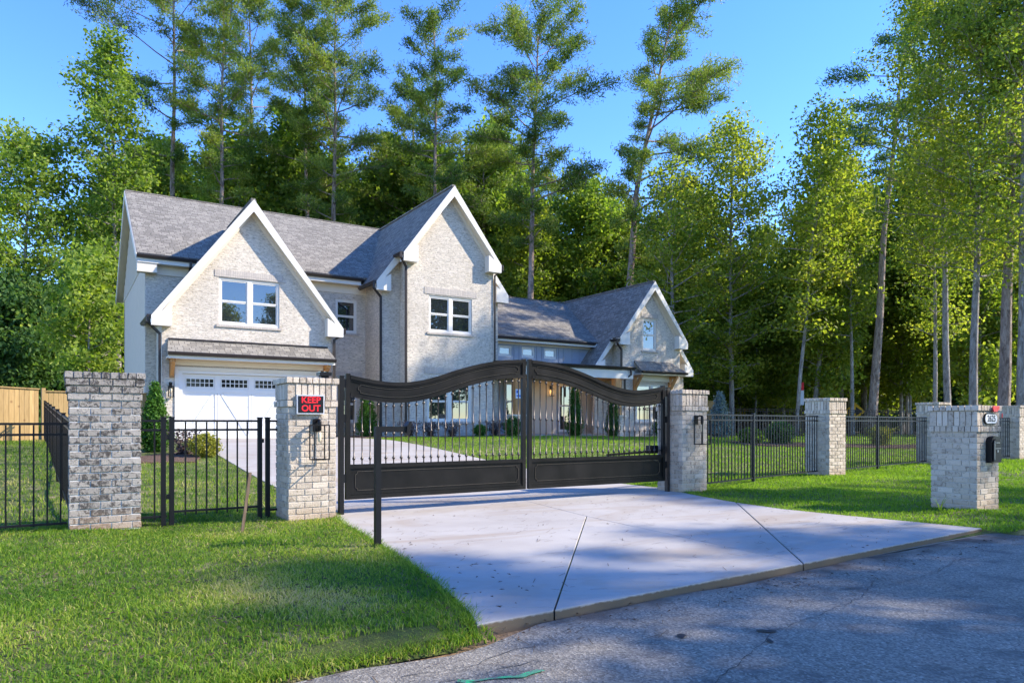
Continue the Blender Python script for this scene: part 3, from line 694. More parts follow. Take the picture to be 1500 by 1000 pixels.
# low wing behind the porch
wallY(28.4, [(16.36, GZ), (23.0, GZ), (23.0, 5.1), (16.36, 5.1)], [(17.2, 17.95, 4.32, 4.82), (18.5, 19.25, 4.32, 4.82), (19.8, 20.55, 4.32, 4.82)], 'grey_siding')
for x0 in (17.2, 18.5, 19.8): window(x0, x0+0.75, 4.32, 4.82, 28.4, 1, rows=False, sill=False)
for xx in (16.9, 17.07, 18.08, 18.37, 19.38, 19.67, 20.68, 20.97, 21.5, 22.0): MB().box(xx-0.025, xx+0.025, 28.375, 28.399, 3.3, 5.05).build('batten', 'grey_siding', H)
MB().box(16.36, 23.0, 28.35, 28.398, 4.9, 5.08).build('frieze_board', 'cream_trim', H)
rz2 = 8.3; ey = 28.0
roof_slab([(16.36, ey, 5.26), (25.2, ey, 5.26), (25.2, 34.1, rz2), (16.36, 34.1, rz2)])
roof_slab([(25.2, 39.7, 5.26), (16.36, 39.7, 5.26), (16.36, 34.1, rz2), (25.2, 34.1, rz2)])
ridge_cap((16.36, 34.1, rz2), (25.2, 34.1, rz2))
MB().box(16.36, 23.0, ey+0.02, 28.398, 5.0, 5.04).build('soffit', 'cream_trim', H)
MB().box(16.36, 22.8, ey-0.01, ey+0.018, 4.98, 5.16).build('fascia', 'white_trim', H)
gutter((16.4, ey-0.01, 5.2), (22.6, ey-0.01, 5.2))
wallbox(16.6, 27.4, 39.0, 39.2, GZ, 5.1, 'stucco')

# right gable
cx, zr, SL2 = 25.25, 8.35, 1.29
gable_wall(26.8, cx+0.1, 1.98, 0, SL2, zr-0.25, [(24.72, 25.66, 4.85, 6.45), (24.3, 26.4, 1.25, 3.15)])
wallY(27.5, [(22.2, GZ), (28.3, GZ), (28.3, zr-0.2-SL2*3.05), (cx, zr-0.2), (22.2, zr-0.2-SL2*3.05)], [])
wallbox(28.08, 28.3, 27.722, 39, GZ, 4.3, 'stucco'); wallbox(23.37, 23.59, 27.022, 27.5, GZ, 5.6); wallbox(27.11, 27.33, 27.022, 27.5, GZ, 5.6)
for s_ in (-1, 1):
    roof_slab([(cx, 26.48, zr), (cx+s_*2.3, 26.48, zr-SL2*2.3), (cx+s_*2.3, 27.1, zr-SL2*2.3), (cx, 27.1, zr)])
    roof_slab([(cx, 27.1, zr), (cx+s_*3.35, 27.1, zr-SL2*3.35), (cx+s_*3.35, 38 if s_ > 0 else 31, zr-SL2*3.35), (cx, 38 if s_ > 0 else 34.5, zr)])
ridge_cap((cx, 26.48, zr), (cx, 38, zr))
rakes(cx, 2.3, zr, SL2, 26.44, ywall=26.8); rakes(cx, 3.35, zr, SL2, 27.06, ywall=27.5, start=2.05)
window(24.72, 25.66, 4.85, 6.45, 26.8, 1); lintel(24.62, 25.76, 6.5, 6.72, 26.8)
window(24.3, 26.4, 1.25, 3.15, 26.8, 2)
gutter((cx-2.3, 27.1, 5.3), (cx-2.3, 26.5, 5.3)); gutter((cx+2.3, 26.5, 5.3), (cx+2.3, 27.1, 5.3))
gutter((cx-3.35, 28.6, 3.98), (cx-3.35, 27.1, 3.98))
downspout([(22.83, 26.55, 5.22), (22.83, 26.55, 5.08), (23.26, 26.72, 4.8), (23.26, 26.72, 3.9)])
roof_slab([(24.0, 26.1, 3.78), (27.1, 26.1, 3.78), (26.65, 26.798, 4.32), (24.15, 26.798, 4.32)], 0.09)
MB().box(24.05, 27.05, 26.12, 26.798, 3.58, 3.64).build('soffit', 'cream_trim', H)
gutter((24.0, 26.1, 3.76), (27.1, 26.1, 3.76))
MB().box(24.15, 26.6, 26.7, 26.79, 3.3, 3.578).build('frieze_board', 'white_trim', H)
bracket(24.15, 26.2, 26.8, 3.57, 0.75, 0.16); bracket(26.55, 26.2, 26.8, 3.57, 0.75, 0.16)

# entry porch
MB().prism([(15.9, 25.75, 3.82), (15.9, 28.39, 4.12), (15.9, 28.39, 4.0), (15.9, 25.75, 3.70)], (7.35, 0, 0)).build('porch_roof', 'shingles', H)
MB().box(15.92, 23.2, 25.8, 26.05, 3.3, 3.69).build('porch_beam', 'white_trim', H)
MB().box(15.92, 23.2, 26.052, 28.38, 3.3, 3.34).build('porch_ceiling', 'cedar', H)
gutter((15.9, 25.75, 3.86), (23.25, 25.75, 3.86))
downspout([(23.0, 25.72, 3.74), (23.0, 25.72, 3.5), (22.8, 25.95, 3.28), (22.8, 25.95, 2.6)])
MB().box(16.3, 23.0, 25.9, 28.38, 0.5, 0.68).build('porch_floor', 'concrete', H)
for x0 in (16.66, 22.3):
    MB().box(x0-0.17, x0+0.17, 25.82, 26.14, 1.55, 3.3).build('porch_post', 'cedar', H)
    MB().box(x0-0.32, x0+0.32, 25.72, 26.28, 0.5, 1.5).build('pedestal', 'house_brick', H)
    MB().box(x0-0.37, x0+0.37, 25.67, 26.33, 1.5, 1.555).build('pedestal_cap', 'cream_trim', H)
window(17.5, 18.15, 1.3, 3.1, 28.28, 1, sill=False)
MB().box(17.4, 18.25, 28.26, 28.398, 1.2, 1.28).build('sill', 'cream_trim', H)
W = window(20.6, 21.5, 0.75, 3.1, 28.28, 1, 0.55, sill=False)
MB().box(18.5, 20.45, 28.3, 28.398, 0.68, 3.2).build('wall', 'stucco', H); MB().box(21.6, 22.9, 28.3, 28.398, 0.68, 3.29).build('wall', 'stucco', H)
MB().box(18.26, 18.9, 28.22, 28.298, 0.7, 2.9).build('front_door', 'grey_door', H)
wall_lantern(20.1, 28.3, 2.75, True)
# porch ceiling light
MB().lathe([(0.02, -0.28), (0.12, -0.24), (0.12, -0.06), (0.03, 0)], 20.6, 27.0, 8, 3.29).build('ceiling_light', 'lit_bulb', H)

# ------------------------------------------------------------------ brick pillars
def brick_mesh(L, W, Hh, mat, name='brick'):
    """a slightly worn brick, chamfered edges"""
    bm = bmesh.new(); bmesh.ops.create_cube(bm, size=1)
    for v in bm.verts: v.co = Vector((v.co.x*L, v.co.y*W, v.co.z*Hh))
    bmesh.ops.bevel(bm, geom=list(bm.edges), offset=0.0035, segments=1, affect='EDGES')
    rr = random.Random(int(L*1000+Hh*77))
    for v in bm.verts: v.co += Vector([rr.uniform(-1, 1)*0.0012 for _ in range(3)])
    me = bpy.data.meshes.new(name); bm.to_mesh(me); bm.free(); me.materials.append(M[mat]); return me
BK = {}
def bk(L, W, Hh, mat):
    key = (round(L, 3), round(W, 3), round(Hh, 3), mat)
    if key not in BK: BK[key] = brick_mesh(L, W, Hh, mat)
    return BK[key]
prnd = random.Random(11)
def course(root, w, h, z, zh, flip, mat, th=0.095, lens=None, out=0.0, name='brick', skip=None):
    """one course of bricks round a square pillar; corner at origin, front towards -Y"""
    j = 0.011; we = w+2*out; T = th
    seq = lens
    for side in range(4):
        n_edge = we - T
        pos_ = 0.0; s_ = list(seq)
        tot = sum(s_); s_ = [q*n_edge/tot for q in s_]
        for q in s_:
            L = q - j; a = pos_ + q/2 - (0 if not flip else 0)
            # pinwheel: along each side the run starts at the corner (or ends there when flipped)
            t = a if not flip else a + T
            pr = prnd.uniform(-0.003, 0.003)
            ins = T/2 - pr
            if side == 0: x, y, rz = t, ins, 0
            elif side == 1: x, y, rz = we-ins, t, 90
            elif side == 2: x, y, rz = we-t, we-ins, 180
            else: x, y, rz = ins, we-t, 270
            o_ = link(name, bk(L, T-0.004, zh-j, mat), root, (x-out, y-out, z+zh/2+prnd.uniform(-0.0012, 0.0012)), (0, 0, R(rz)+prnd.uniform(-0.006, 0.006)))
            pos_ += q
def pillar(label, X, Y, w, h, mat='pale_rough_brick', mortar='mortar', style='soldier', rz=0.0, z0=0.0, group='brick pillars of the front fence', kind='brick_pillar', cat='pillar', rowh=0.0793):
    t = thing(kind, label, cat, (X, Y, z0), rz, group)
    cap = 0.08; sold = 0.205; band = 0.082
    body = h - cap - (sold + band if style == 'soldier' else 0)
    MB().box(0.012, w-0.012, 0.012, w-0.012, -0.1, h-0.02).build('mortar_core', mortar, t)
    full = [1, 1, 1] if w > 0.66 else [1, 1, 0.5]
    nrow = int(round(body/rowh)); rh = body/nrow
    for i in range(nrow):
        out = 0.0
        if style == 'corbel': out = {nrow-1: 0.034, nrow-2: 0.024, nrow-3: 0.012}.get(i, 0.0)
        course(t, w, h, i*rh, rh, i % 2 == 1, mat, lens=full, out=out)
    if style == 'soldier':
        course(t, w, h, body, band, False, mat, lens=[1]*7, out=0.02)
        course(t, w, h, body+band, sold, True, mat, lens=[1]*7, out=0.008)
    course(t, w, h, h-cap, cap, False, mat, lens=[1]*(7 if style == 'soldier' else 8), out=0.042 if style == 'corbel' else 0.03)
    MB().box(0.04, w-0.04, 0.04, w-0.04, h-0.03, h-0.012).build('cap_top', mortar, t)
    return t
pa = pillar('dark blotched grey brick pillar with white mortar at the far left, beside the small walk gate', 0.06, 9.17, 0.71, 1.77, 'grey_blotched_brick', 'grey_mortar', 'corbel')
pb = pillar('pale brick pillar carrying the red and black KEEP OUT sign, left of the driveway gate', 2.32, 8.76, 0.60, 1.76)
pc = pillar('pale brick pillar with a lantern at the right end of the driveway gate', 8.95, 8.72, 0.61, 1.77)
pd_ = pillar('plain pale brick pillar in the lawn right of the driveway gate, between two fence runs', 14.62, 9.74, 0.62, 1.77)
pe = pillar('far pale brick pillar half hidden behind the mailbox column', 21.0, 10.6, 0.62, 1.77, z0=0.02)
pf = pillar('pale brick pillar cut by the right edge of the photo, behind the mailbox column', 26.2, 10.7, 0.62, 1.77, z0=0.0)
# mailbox column
mc = pillar('short pale brick mailbox column with number plaque 2625 standing near the road', 10.38, 4.74, 0.61, 1.44, group=None, kind='mailbox_column', cat='mailbox', z0=0.0)
def text(s, size, mat, parent, loc, rot, ext=0.002, off=0.0, name='lettering', sx=1.0):
    cu = bpy.data.curves.new(name, 'FONT'); cu.body = s; cu.size = size; cu.extrude = ext; cu.offset = off
    cu.align_x = 'CENTER'; cu.align_y = 'CENTER'; cu.resolution_u = 3; cu.space_line = 0.84
    tmp = bpy.data.objects.new('tmp', cu); C.objects.link(tmp); dg = bpy.context.evaluated_depsgraph_get(); dg.update()
    me = bpy.data.meshes.new_from_object(tmp.evaluated_get(dg)); bpy.data.objects.remove(tmp)
    for v in me.vertices: v.co.x *= sx
    me.materials.clear(); me.materials.append(M[mat])
    return link(name, me, parent, loc, rot)
def rrect(cx_, cz, w_, h_, r_, y, n=5):
    pts = []
    for (sx, sz, a0) in ((1, 1, 0), (-1, 1, 90), (-1, -1, 180), (1, -1, 270)):
        for i in range(n+1):
            a = R(a0+90*i/n); pts.append((cx_+sx*(w_/2-r_)+r_*math.cos(a), y, cz+sz*(h_/2-r_)+r_*math.sin(a)))
    return pts
pq = MB().prism(rrect(0.33, 1.255, 0.36, 0.15, 0.073, -0.004), (0, -0.02, 0)).build('number_plaque', 'black_metal', mc)
MB().prism(rrect(0.33, 1.255, 0.33, 0.122, 0.059, -0.0245), (0, -0.004, 0)).build('plaque_face', 'plaque_white', pq)
text('2625', 0.125, 'sign_black', pq, (0.33, -0.030, 1.255), (R(90), 0, 0), 0.0015, 0.0015, sx=0.92)
# letter box built into the column, hooded flap door
mb = MB(); hw_ = 0.125
def hood(x, z0, z1, y0, y1, hw):
    pts = [(x-hw, y0, z0), (x+hw, y0, z0)] + [(x+hw*math.cos(R(a)), y0, z1-hw*0.55+hw*0.55*math.sin(R(a))) for a in range(0, 181, 20)]
    return pts
LB = MB().prism(hood(0.36, 0.66, 1.02, 0.0, 0, hw_), (0, -0.075, 0)).build('letter_box', 'black_metal', mc)
LD = MB().prism([(p[0], p[1], p[2]) for p in hood(0.36, 0.675, 0.985, -0.077, 0, hw_-0.022)], (0, -0.014, 0)).build('letter_box_door', 'fence_metal', LB)
MB().box(0.275, 0.445, -0.095, -0.0915, 0.848, 0.856).box(0.31, 0.41, -0.1, -0.0915, 0.925, 0.935).build('handle_glint', 'galvanised', LB)  # handle bars in silver to draw the highlight lines on the black door
MB().lathe([(0.014, 0), (0.014, 0.0)], 0.36, -0.1, 8, 0.8)
MB().box(0.345, 0.375, -0.098, -0.0915, 0.80, 0.83).build('lock', 'galvanised', LB)
MB().box(0.27, 0.285, -0.095, -0.0915, 0.70, 0.95).build('ridge_glint', 'galvanised', LB)  # silver strip painted in as a highlight line along the ridge
FL = MB().box(0.32, 0.50, -0.055, -0.045, 1.375, 1.43).box(0.335, 0.45, -0.056, -0.044, 1.350, 1.3745).build('flag', 'red_plastic', mc)
MB().box(0.585, 0.60, -0.05, -0.042, 1.27, 1.33).build('flag_mount', 'red_plastic', mc)

# ------------------------------------------------------------------ lanterns and lamp on the gate pillars
def gate_lantern(label, X, Y, Z):
    """open box lantern hung from an arm, as on the gate pillars; Y is the pillar face"""
    t = thing('wall_lantern', label, 'lantern', (X, Y, Z), 0, 'open frame lanterns on the gate pillars')
    MB().box(-0.04, 0.04, -0.022, -0.004, 0.0, 0.16).build('wall_plate', 'black_metal', t)
    MB().tube([(0, -0.03, 0.12), (0, -0.09, 0.15), (0, -0.15, 0.145)], 0.012, 8).build('arm', 'black_metal', t, True)
    f = MB(); w_ = 0.092; yc = -0.15; b_ = 0.0065; zt, zb = 0.075, -0.33
    for sx in (-1, 1):
        for sy in (-1, 1): f.box(sx*w_-b_, sx*w_+b_, yc+sy*w_-b_, yc+sy*w_+b_, zb, zt)
    for z_ in (zt, zb-2*b_):
        for s_ in (-1, 1):
            f.box(-w_-b_, w_+b_, yc+s_*w_-b_, yc+s_*w_+b_, z_, z_+2*b_); f.box(s_*w_-b_, s_*w_+b_, yc-w_+b_, yc+w_-b_, z_+0.0005, z_+2*b_-0.0005)
    f.box(-w_+b_, w_-b_, yc-b_, yc+b_, zt+0.001, zt+2*b_-0.001)
    f.build('cage', 'black_metal', t)
    MB().lathe([(0.02, 0.15), (0.026, 0.125), (0.026, 0.03), (0.018, 0.01)][::-1], 0, yc, 10).build('lamp_holder', 'black_metal', t, True)
    MB().lathe([(0.012, 0.0), (0.022, -0.02), (0.022, -0.10), (0.008, -0.125)][::-1], 0, yc, 10, -0.002).build('bulb', 'bulb_glass', t, True)
    return t
gate_lantern('black open frame lantern under the KEEP OUT sign', 2.66, 8.76, 1.09)
gate_lantern('black open frame lantern on the pillar right of the driveway gate', 9.27, 8.72, 1.17)
# keep out sign
t = thing('keep_out_sign', 'red on black KEEP OUT sign on the pillar left of the gate', 'sign', (2.585, 8.745, 1.425), 0)
MB().box(-0.17, 0.17, -0.03, 0.0, -0.118, 0.118).build('backing', 'sign_grey', t)
MB().box(-0.155, 0.155, -0.034, -0.0305, -0.103, 0.103).build('panel', 'sign_black', t)
for s_, zz in (('KEEP', 0.052), ('OUT', -0.05)):
    text(s_, 0.108, 'sign_red', t, (0, -0.036, zz), (R(90), 0, 0), 0.001, 0.0028, sx=1.02)
MB().box(-0.01, 0.01, -0.0355, -0.0345, 0.094, 0.1).build('rivet', 'galvanised', t)
# solar lamp head on the pillar top
t = thing('cap_light', 'small black square solar light on top of the KEEP OUT pillar', 'light', (2.80, 8.88, 1.76), 0)
MB().box(-0.05, 0.05, -0.05, 0.05, -0.012, 0.03).build('base', 'black_metal', t)
MB().prism([(-0.075, -0.075, 0.031), (0.075, -0.075, 0.031), (0.075, 0.075, 0.031), (-0.075, 0.075, 0.031)], (0, 0, 0.045)).build('housing', 'black_metal', t)
MB().box(-0.06, 0.06, -0.06, 0.06, 0.0765, 0.084).build('solar_panel', 'window_glass', t)

# ------------------------------------------------------------------ wrought metal driveway gate
def topz(u, w_=2.82, left=True):
    """height of the top edge above the ground at distance u from the hinge side (0..w_)"""
    s_ = u/w_
    ctrl = [(0, 1.83), (0.06, 1.80), (0.14, 1.765), (0.24, 1.745), (0.34, 1.765), (0.46, 1.84), (0.58, 1.95), (0.70, 2.045), (0.82, 2.11), (0.92, 2.14), (1.0, 2.15)]
    for (a, za), (b, zb) in zip(ctrl, ctrl[1:]):
        if s_ <= b+1e-6:
            i = [c[0] for c in ctrl].index(a); p0 = ctrl[max(0, i-1)][1]; p3 = ctrl[min(len(ctrl)-1, i+2)][1]
            q = (s_-a)/(b-a); return 0.5*((2*za)+(-p0+zb)*q+(2*p0-5*za+4*zb-p3)*q*q+(-p0+3*za-3*zb+p3)*q**3)
    return ctrl[-1][1]
def gate_leaf(label, X0, sgn, width, Y=9.0, zb=0.2):
    t = thing('driveway_gate', label, 'gate', (X0, Y, 0), 0, 'two leaves of the black metal driveway gate')
    U = lambda u: sgn*u
    def bx(u0, u1, y0, y1, z0, z1): a, b = sorted((U(u0), U(u1))); return MB().box(a, b, y0, y1, z0, z1)
    BH = 0.275
    # stiles
    bx(0, 0.06, -0.03, 0.03, zb, topz(0.03)+0.015).build('stile', 'gate_metal', t)
    bx(width-0.06, width, -0.03, 0.03, zb, topz(width)+0.012).build('stile', 'gate_metal', t)
    us = fr(0.061, width-0.061, 0.06)
    # arched band: sheet, upper and lower rolled edges, raised bead round the sunken field
    def strip(o1, o2, y0, y1, ul=us, name='arch_band', mat='gate_metal', par=t):
        mb = MB(); vs = []; 
        for u in ul:
            z = topz(u); vs += [(U(u), y0, z-o1), (U(u), y0, z-o2), (U(u), y1, z-o2), (U(u), y1, z-o1)]
        fs = []
        for i in range(len(ul)-1):
            for q in range(4): 
                f_ = (4*i+q, 4*i+(q+1) % 4, 4*i+4+(q+1) % 4, 4*i+4+q); fs.append(f_ if sgn < 0 else f_[::-1])
        e0 = (0, 3, 2, 1); e1 = tuple(4*(len(ul)-1)+q for q in (0, 1, 2, 3)); fs += [e0, e1] if sgn < 0 else [e0[::-1], e1[::-1]]
        return mb.add(vs, fs).build(name, mat, par, False)
    band = strip(0.006, BH-0.006, -0.012, 0.012)
    strip(0.0, 0.05, -0.036, -0.0125, name='top_rail', par=band); strip(0.052, 0.075, -0.024, -0.0125, name='top_moulding', par=band)
    strip(0.0, 0.05, 0.0125, 0.036, name='top_rail', par=band)
    strip(BH-0.045, BH, -0.036, -0.0125, name='lower_rail', par=band); strip(BH-0.045, BH, 0.0125, 0.036, name='lower_rail', par=band)
    ui = fr(0.2, width-0.16, 0.06)
    bead = 0.007
    strip(0.090, 0.090+bead, -0.021, -0.0125, ui, 'bead', 'highlight_metal', band); strip(BH-0.075, BH-0.075+bead, -0.021, -0.0125, ui, 'bead', 'highlight_metal', band)
    def notch(u, d_):
        z = topz(u); mb = MB(); pts = [(u, z-0.093), (u+d_*0.0, z-0.112), (u+d_*0.03, z-0.125), (u+d_*0.03, z-BH+0.112), (u, z-BH+0.098), (u, z-BH+0.073)]
        for a, b in zip(pts, pts[1:]): mb.bar((U(a[0]), -0.0168, a[1]), (U(b[0]), -0.0168, b[1]), bead, 0.0085, up=(0, 1, 0))
        mb.build('bead', 'highlight_metal', band)
    notch(0.2, -1); notch(width-0.16, 1)
    # lower panel
    zt = 0.655
    bx(0.061, width-0.061, -0.03, 0.03, zt-0.05, zt).build('mid_rail', 'gate_metal', t)
    bx(0.061, width-0.061, -0.03, 0.03, zb, zb+0.055).build('bottom_rail', 'gate_metal', t)
    pn = bx(0.061, width-0.061, -0.01, 0.01, zb+0.056, zt-0.051).build('kick_panel', 'gate_metal', t)
    bx(0.061, width-0.061, -0.02, -0.0105, zb+0.06, zb+0.08).build('moulding', 'gate_metal', pn)
    a, b, z0, z1 = 0.13, width-0.13, zb+0.115, zt-0.095; c_ = 0.03
    oct_ = [(a+c_, z0), (b-c_, z0), (b-c_, z0+c_*0.7), (b, z0+c_*1.4), (b, z1-c_*1.4), (b-c_, z1-c_*0.7), (b-c_, z1), (a+c_, z1), (a+c_, z1-c_*0.7), (a, z1-c_*1.4), (a, z0+c_*1.4), (a+c_, z0+c_*0.7)]
    mb = MB()
    for p, q in zip(oct_, oct_[1:]+oct_[:1]): mb.bar((U(p[0]), -0.0145, p[1]), (U(q[0]), -0.0145, q[1]), 0.008, 0.0085, up=(0, 1, 0))
    mb.build('bead', 'highlight_metal', pn)
    # balusters with knuckles
    n = 24; r_ = 0.0085
    for i in range(n):
        u = 0.06 + (width-0.12)*(i+0.5)/n; z1 = topz(u)-BH+0.01
        ks = [z1-0.055, (z1+zt)/2-0.01, zt+0.075]
        prof = [(r_, zt-0.004)]
        for k_ in sorted(ks): prof += [(r_, k_-0.028), (0.013, k_-0.024), (0.011, k_-0.017), (0.022, k_-0.007), (0.022, k_+0.007), (0.011, k_+0.017), (0.013, k_+0.024), (r_, k_+0.028)]
        prof.append((r_, z1))
        MB().lathe(prof, U(u), 0, 7).build('baluster', 'highlight_metal', t, True)
    for z_ in (0.42, 1.2, 1.66):
        bx(-0.035, 0.0, -0.025, 0.025, z_, z_+0.11).build('hinge', 'black_metal', t)
    return t
gate_leaf('left leaf of the black arched driveway gate, hinged at the KEEP OUT pillar', 3.12, 1, 2.80)
gr_ = gate_leaf('right leaf of the black arched driveway gate, hinged at the far pillar', 8.80, -1, 2.83)
# gate posts standing on the drive beside the pillars
for X_, lab in ((3.062, 'slim black steel hinge post at the KEEP OUT pillar'), (8.875, 'slim black steel hinge post beside the far gate pillar')):
    t = thing('gate_post', lab, 'post', (X_, 9.0, 0), 0, 'hinge posts of the driveway gate')
    MB().box(-0.03, 0.03, -0.035, 0.035, 0.0, 1.80).build('post', 'highlight_metal' if X_ > 5 else 'black_metal', t)  # right post gets the lighter metal with highlights in its colour
    MB().box(-0.036, 0.036, -0.041, 0.041, 1.8005, 1.81).build('post_cap', 'black_metal', t)
# gate opener arm behind the right leaf
t = thing('gate_opener', 'black gate opener arm low behind the right gate leaf', 'gate opener', (8.7, 9.12, 0.67), 0)
MB().box(-0.16, 0.04, -0.04, 0.06, 0, 0.14).build('housing', 'black_metal', t); MB().bar((-0.15, 0.01, 0.03), (-1.1, -0.03, 0.0), 0.035).build('ram', 'black_metal', t)

# ------------------------------------------------------------------ aluminium picket fences
def fence(label, a, b, ztop, zr2, zbot, step=0.118, posts=(), endposts=(), pk=0.017, zp=None, g0=None, g1=None, group='black metal picket fence runs', three=True, cat='fence', nm='picket_fence'):
    """fence from a to b (x, y); rails follow the ground offsets g0,g1 at the ends"""
    g0 = g(*a) if g0 is None else g0; g1 = g(*b) if g1 is None else g1
    ax, ay = a; L = math.hypot(b[0]-ax, b[1]-ay); rz = math.atan2(b[1]-ay, b[0]-ax)
    t = thing(nm, label, cat, (ax, ay, 0), rz, group)
    gz_ = lambda u: g0+(g1-g0)*u/L
    for z_ in ([ztop-0.012, zr2, zbot] if three else [ztop-0.012, zbot]):
        MB().bar((0, 0, gz_(0)+z_), (L, 0, gz_(L)+z_), 0.03, 0.026).build('rail', 'fence_metal', t)
    n = int(L/step); me = MB().box(-pk/2, pk/2, -pk/2, pk/2, 0, ztop-0.026-(zp if zp is not None else zbot)).mesh('picket', 'fence_metal')
    for i in range(n):
        u = (i+0.5)*L/n
        if any(abs(u-p) < 0.05 for p in posts): continue
        link('picket', me, t, (u, 0, gz_(u)+(zp if zp is not None else zbot)))
    for p in posts:
        MB().box(p-0.026, p+0.026, -0.026, 0.026, gz_(p)-0.05, gz_(p)+ztop+0.02).build('post', 'fence_metal', t)
        MB().box(p-0.032, p+0.032, -0.032, 0.032, gz_(p)+ztop+0.0205, gz_(p)+ztop+0.036).build('post_cap', 'fence_metal', t)
    return t
fence('black picket fence left of the blotched brick pillar', (-3.2, 9.4), (0.05, 9.4), 1.20, 1.07, 0.08, 0.125, zp=0.06)
# side fence running from the pillar back to the wood fence
fence('black picket fence receding along the left side lawn towards the wood fence', (0.1, 10.1), (-0.45, 26.2), 1.22, 1.10, 0.1, 0.125, posts=(0.03, 2.4, 4.8, 7.2, 9.6, 12.0, 14.4, 16.0))
fence('short black fence piece between the blotched pillar and the walk gate', (0.78, 9.27), (1.05, 9.27), 1.235, 1.115, 0.1, 0.14, posts=(0.228,), zp=0.06)
fence('short black fence piece between the walk gate and the KEEP OUT pillar', (2.17, 9.27), (2.315, 9.27), 1.235, 1.115, 0.1, 0.12, posts=(0.03,), zp=0.05)
t = fence('small black picket walk gate between the two left pillars', (1.07, 9.27), (2.13, 9.27), 1.235, 1.115, 0.15, 0.112, posts=(0.026, 1.034), zp=0.10, group=None, cat='gate', nm='walk_gate')
MB().box(-0.03, 0.0, -0.02, 0.02, 0.3, 0.36).box(-0.03, 0.0, -0.02, 0.02, 1.0, 1.06).build('hinge', 'fence_metal', t)
MB().box(1.06, 1.08, -0.03, 0.03, 0.95, 1.0).build('latch', 'fence_metal', t)
def fl(a, b): return math.hypot(b[0]-a[0], b[1]-a[1])
fence('black picket fence between the gate pillar lantern and the plain lawn pillar', (9.55, 9.0), (14.65, 10.05), 1.36, 1.25, 0.10, 0.122, posts=(2.15, ))
fence('black picket fence between the plain lawn pillar and the pillar behind the mailbox', (15.22, 10.05), (21.05, 10.95), 1.36, 1.25, 0.10, 0.122, posts=(2.5, ))
fence('black picket fence at the far right, right of the mailbox column', (21.6, 10.95), (26.25, 11.0), 1.36, 1.25, 0.10, 0.122, posts=(2.3, ))
# far fence along the back of the right lawn
fence('distant black picket fence along the back of the right lawn', (24.5, 27.0), (45.0, 19.0), 1.5, 1.38, 0.12, 0.16, posts=(2.4, 4.8, 7.2, 9.6, 12, 14.4, 16.8, 19.2), group=None)

# ------------------------------------------------------------------ wood privacy fence behind the left lawn
def board_fence(label, a, b, h, g0, g1, bw=0.14, posts=()):
    ax, ay = a; L = math.hypot(b[0]-ax, b[1]-ay); rz = math.atan2(b[1]-ay, b[0]-ax)
    t = thing('wood_fence', label, 'fence', (ax, ay, 0), rz, 'new pine board fence sections')
    n = int(L/bw); me = MB().box(-bw/2+0.004, bw/2-0.004, -0.01, 0.01, 0, h).mesh('board', 'fence_pine')
    for i in range(n):
        u = (i+0.5)*L/n; link('board', me, t, (u, prnd.uniform(-0.003, 0.003), g0+(g1-g0)*u/L+0.03))
    for z_ in (h-0.25, h*0.5, 0.25): MB().bar((0, 0.03, g0+z_), (L, 0.03, g1+z_), 0.038, 0.085).build('rail', 'fence_pine', t)
    MB().bar((0, 0, g0+h+0.045), (L, 0, g1+h+0.045), 0.12, 0.03).build('cap_rail', 'fence_pine', t)
    for p in posts: MB().box(p-0.05, p+0.05, -0.06, 0.05, g0-0.1, g0+(g1-g0)*p/L+h+0.14).build('post', 'fence_pine', t)
    return t
board_fence('new yellow pine board fence at the far left edge behind the side lawn', (-7.0, 23.5), (-0.62, 27.0), 1.62, 0.75, 0.60, posts=(2.6, 5.0))
board_fence('short lower pine board fence section next to the house, left of the garage', (-0.5, 27.0), (2.5, 27.8), 1.58, 0.58, 0.60, posts=(0.0,))
board_fence('small piece of tan board fence seen beside the blue spruce right of the house', (29.5, 29.5), (32.2, 28.4), 1.9, 0.5, 0.5)

# ------------------------------------------------------------------ keypad post, stake, notices, signs
t = thing('keypad_post', 'black gooseneck keypad post standing in the grass beside the drive apron', 'post', (2.59, 6.54, 0), 0)
MB().box(-0.028, 0.028, -0.028, 0.028, -0.05, 1.165).build('pole', 'black_metal', t)
MB().box(0.0285, 0.29, -0.028, 0.028, 1.109, 1.165).build('arm', 'black_metal', t)
MB().prism([(0.2905, -0.045, 1.085), (0.315, -0.045, 1.07), (0.345, -0.045, 1.21), (0.32, -0.045, 1.215), (0.2905, -0.045, 1.17)], (0, 0.09, 0)).build('mounting_plate', 'black_metal', t)
st = MB().bar((0, 0, -0.1), (0.10, 0.02, 0.64), 0.032, 0.02).build('wooden_stake', 'stake_wood')
st.location = (1.70, 8.37, 0); st['label'] = 'leaning weathered wooden stake in the grass in front of the walk gate'; st['category'] = 'stake'
t = thing('door_notice', 'white paper notice with blue print pinned to the cedar porch post', 'notice', (16.66, 25.815, 2.45), 0)
MB().box(-0.16, 0.16, -0.01, 0.0, -0.2, 0.2).build('sheet', 'paper_white', t); MB().box(-0.13, -0.02, -0.012, -0.0105, 0.02, 0.15).box(-0.12, 0.1, -0.012, -0.0105, -0.12, -0.05).build('print', 'paper_blue', t)
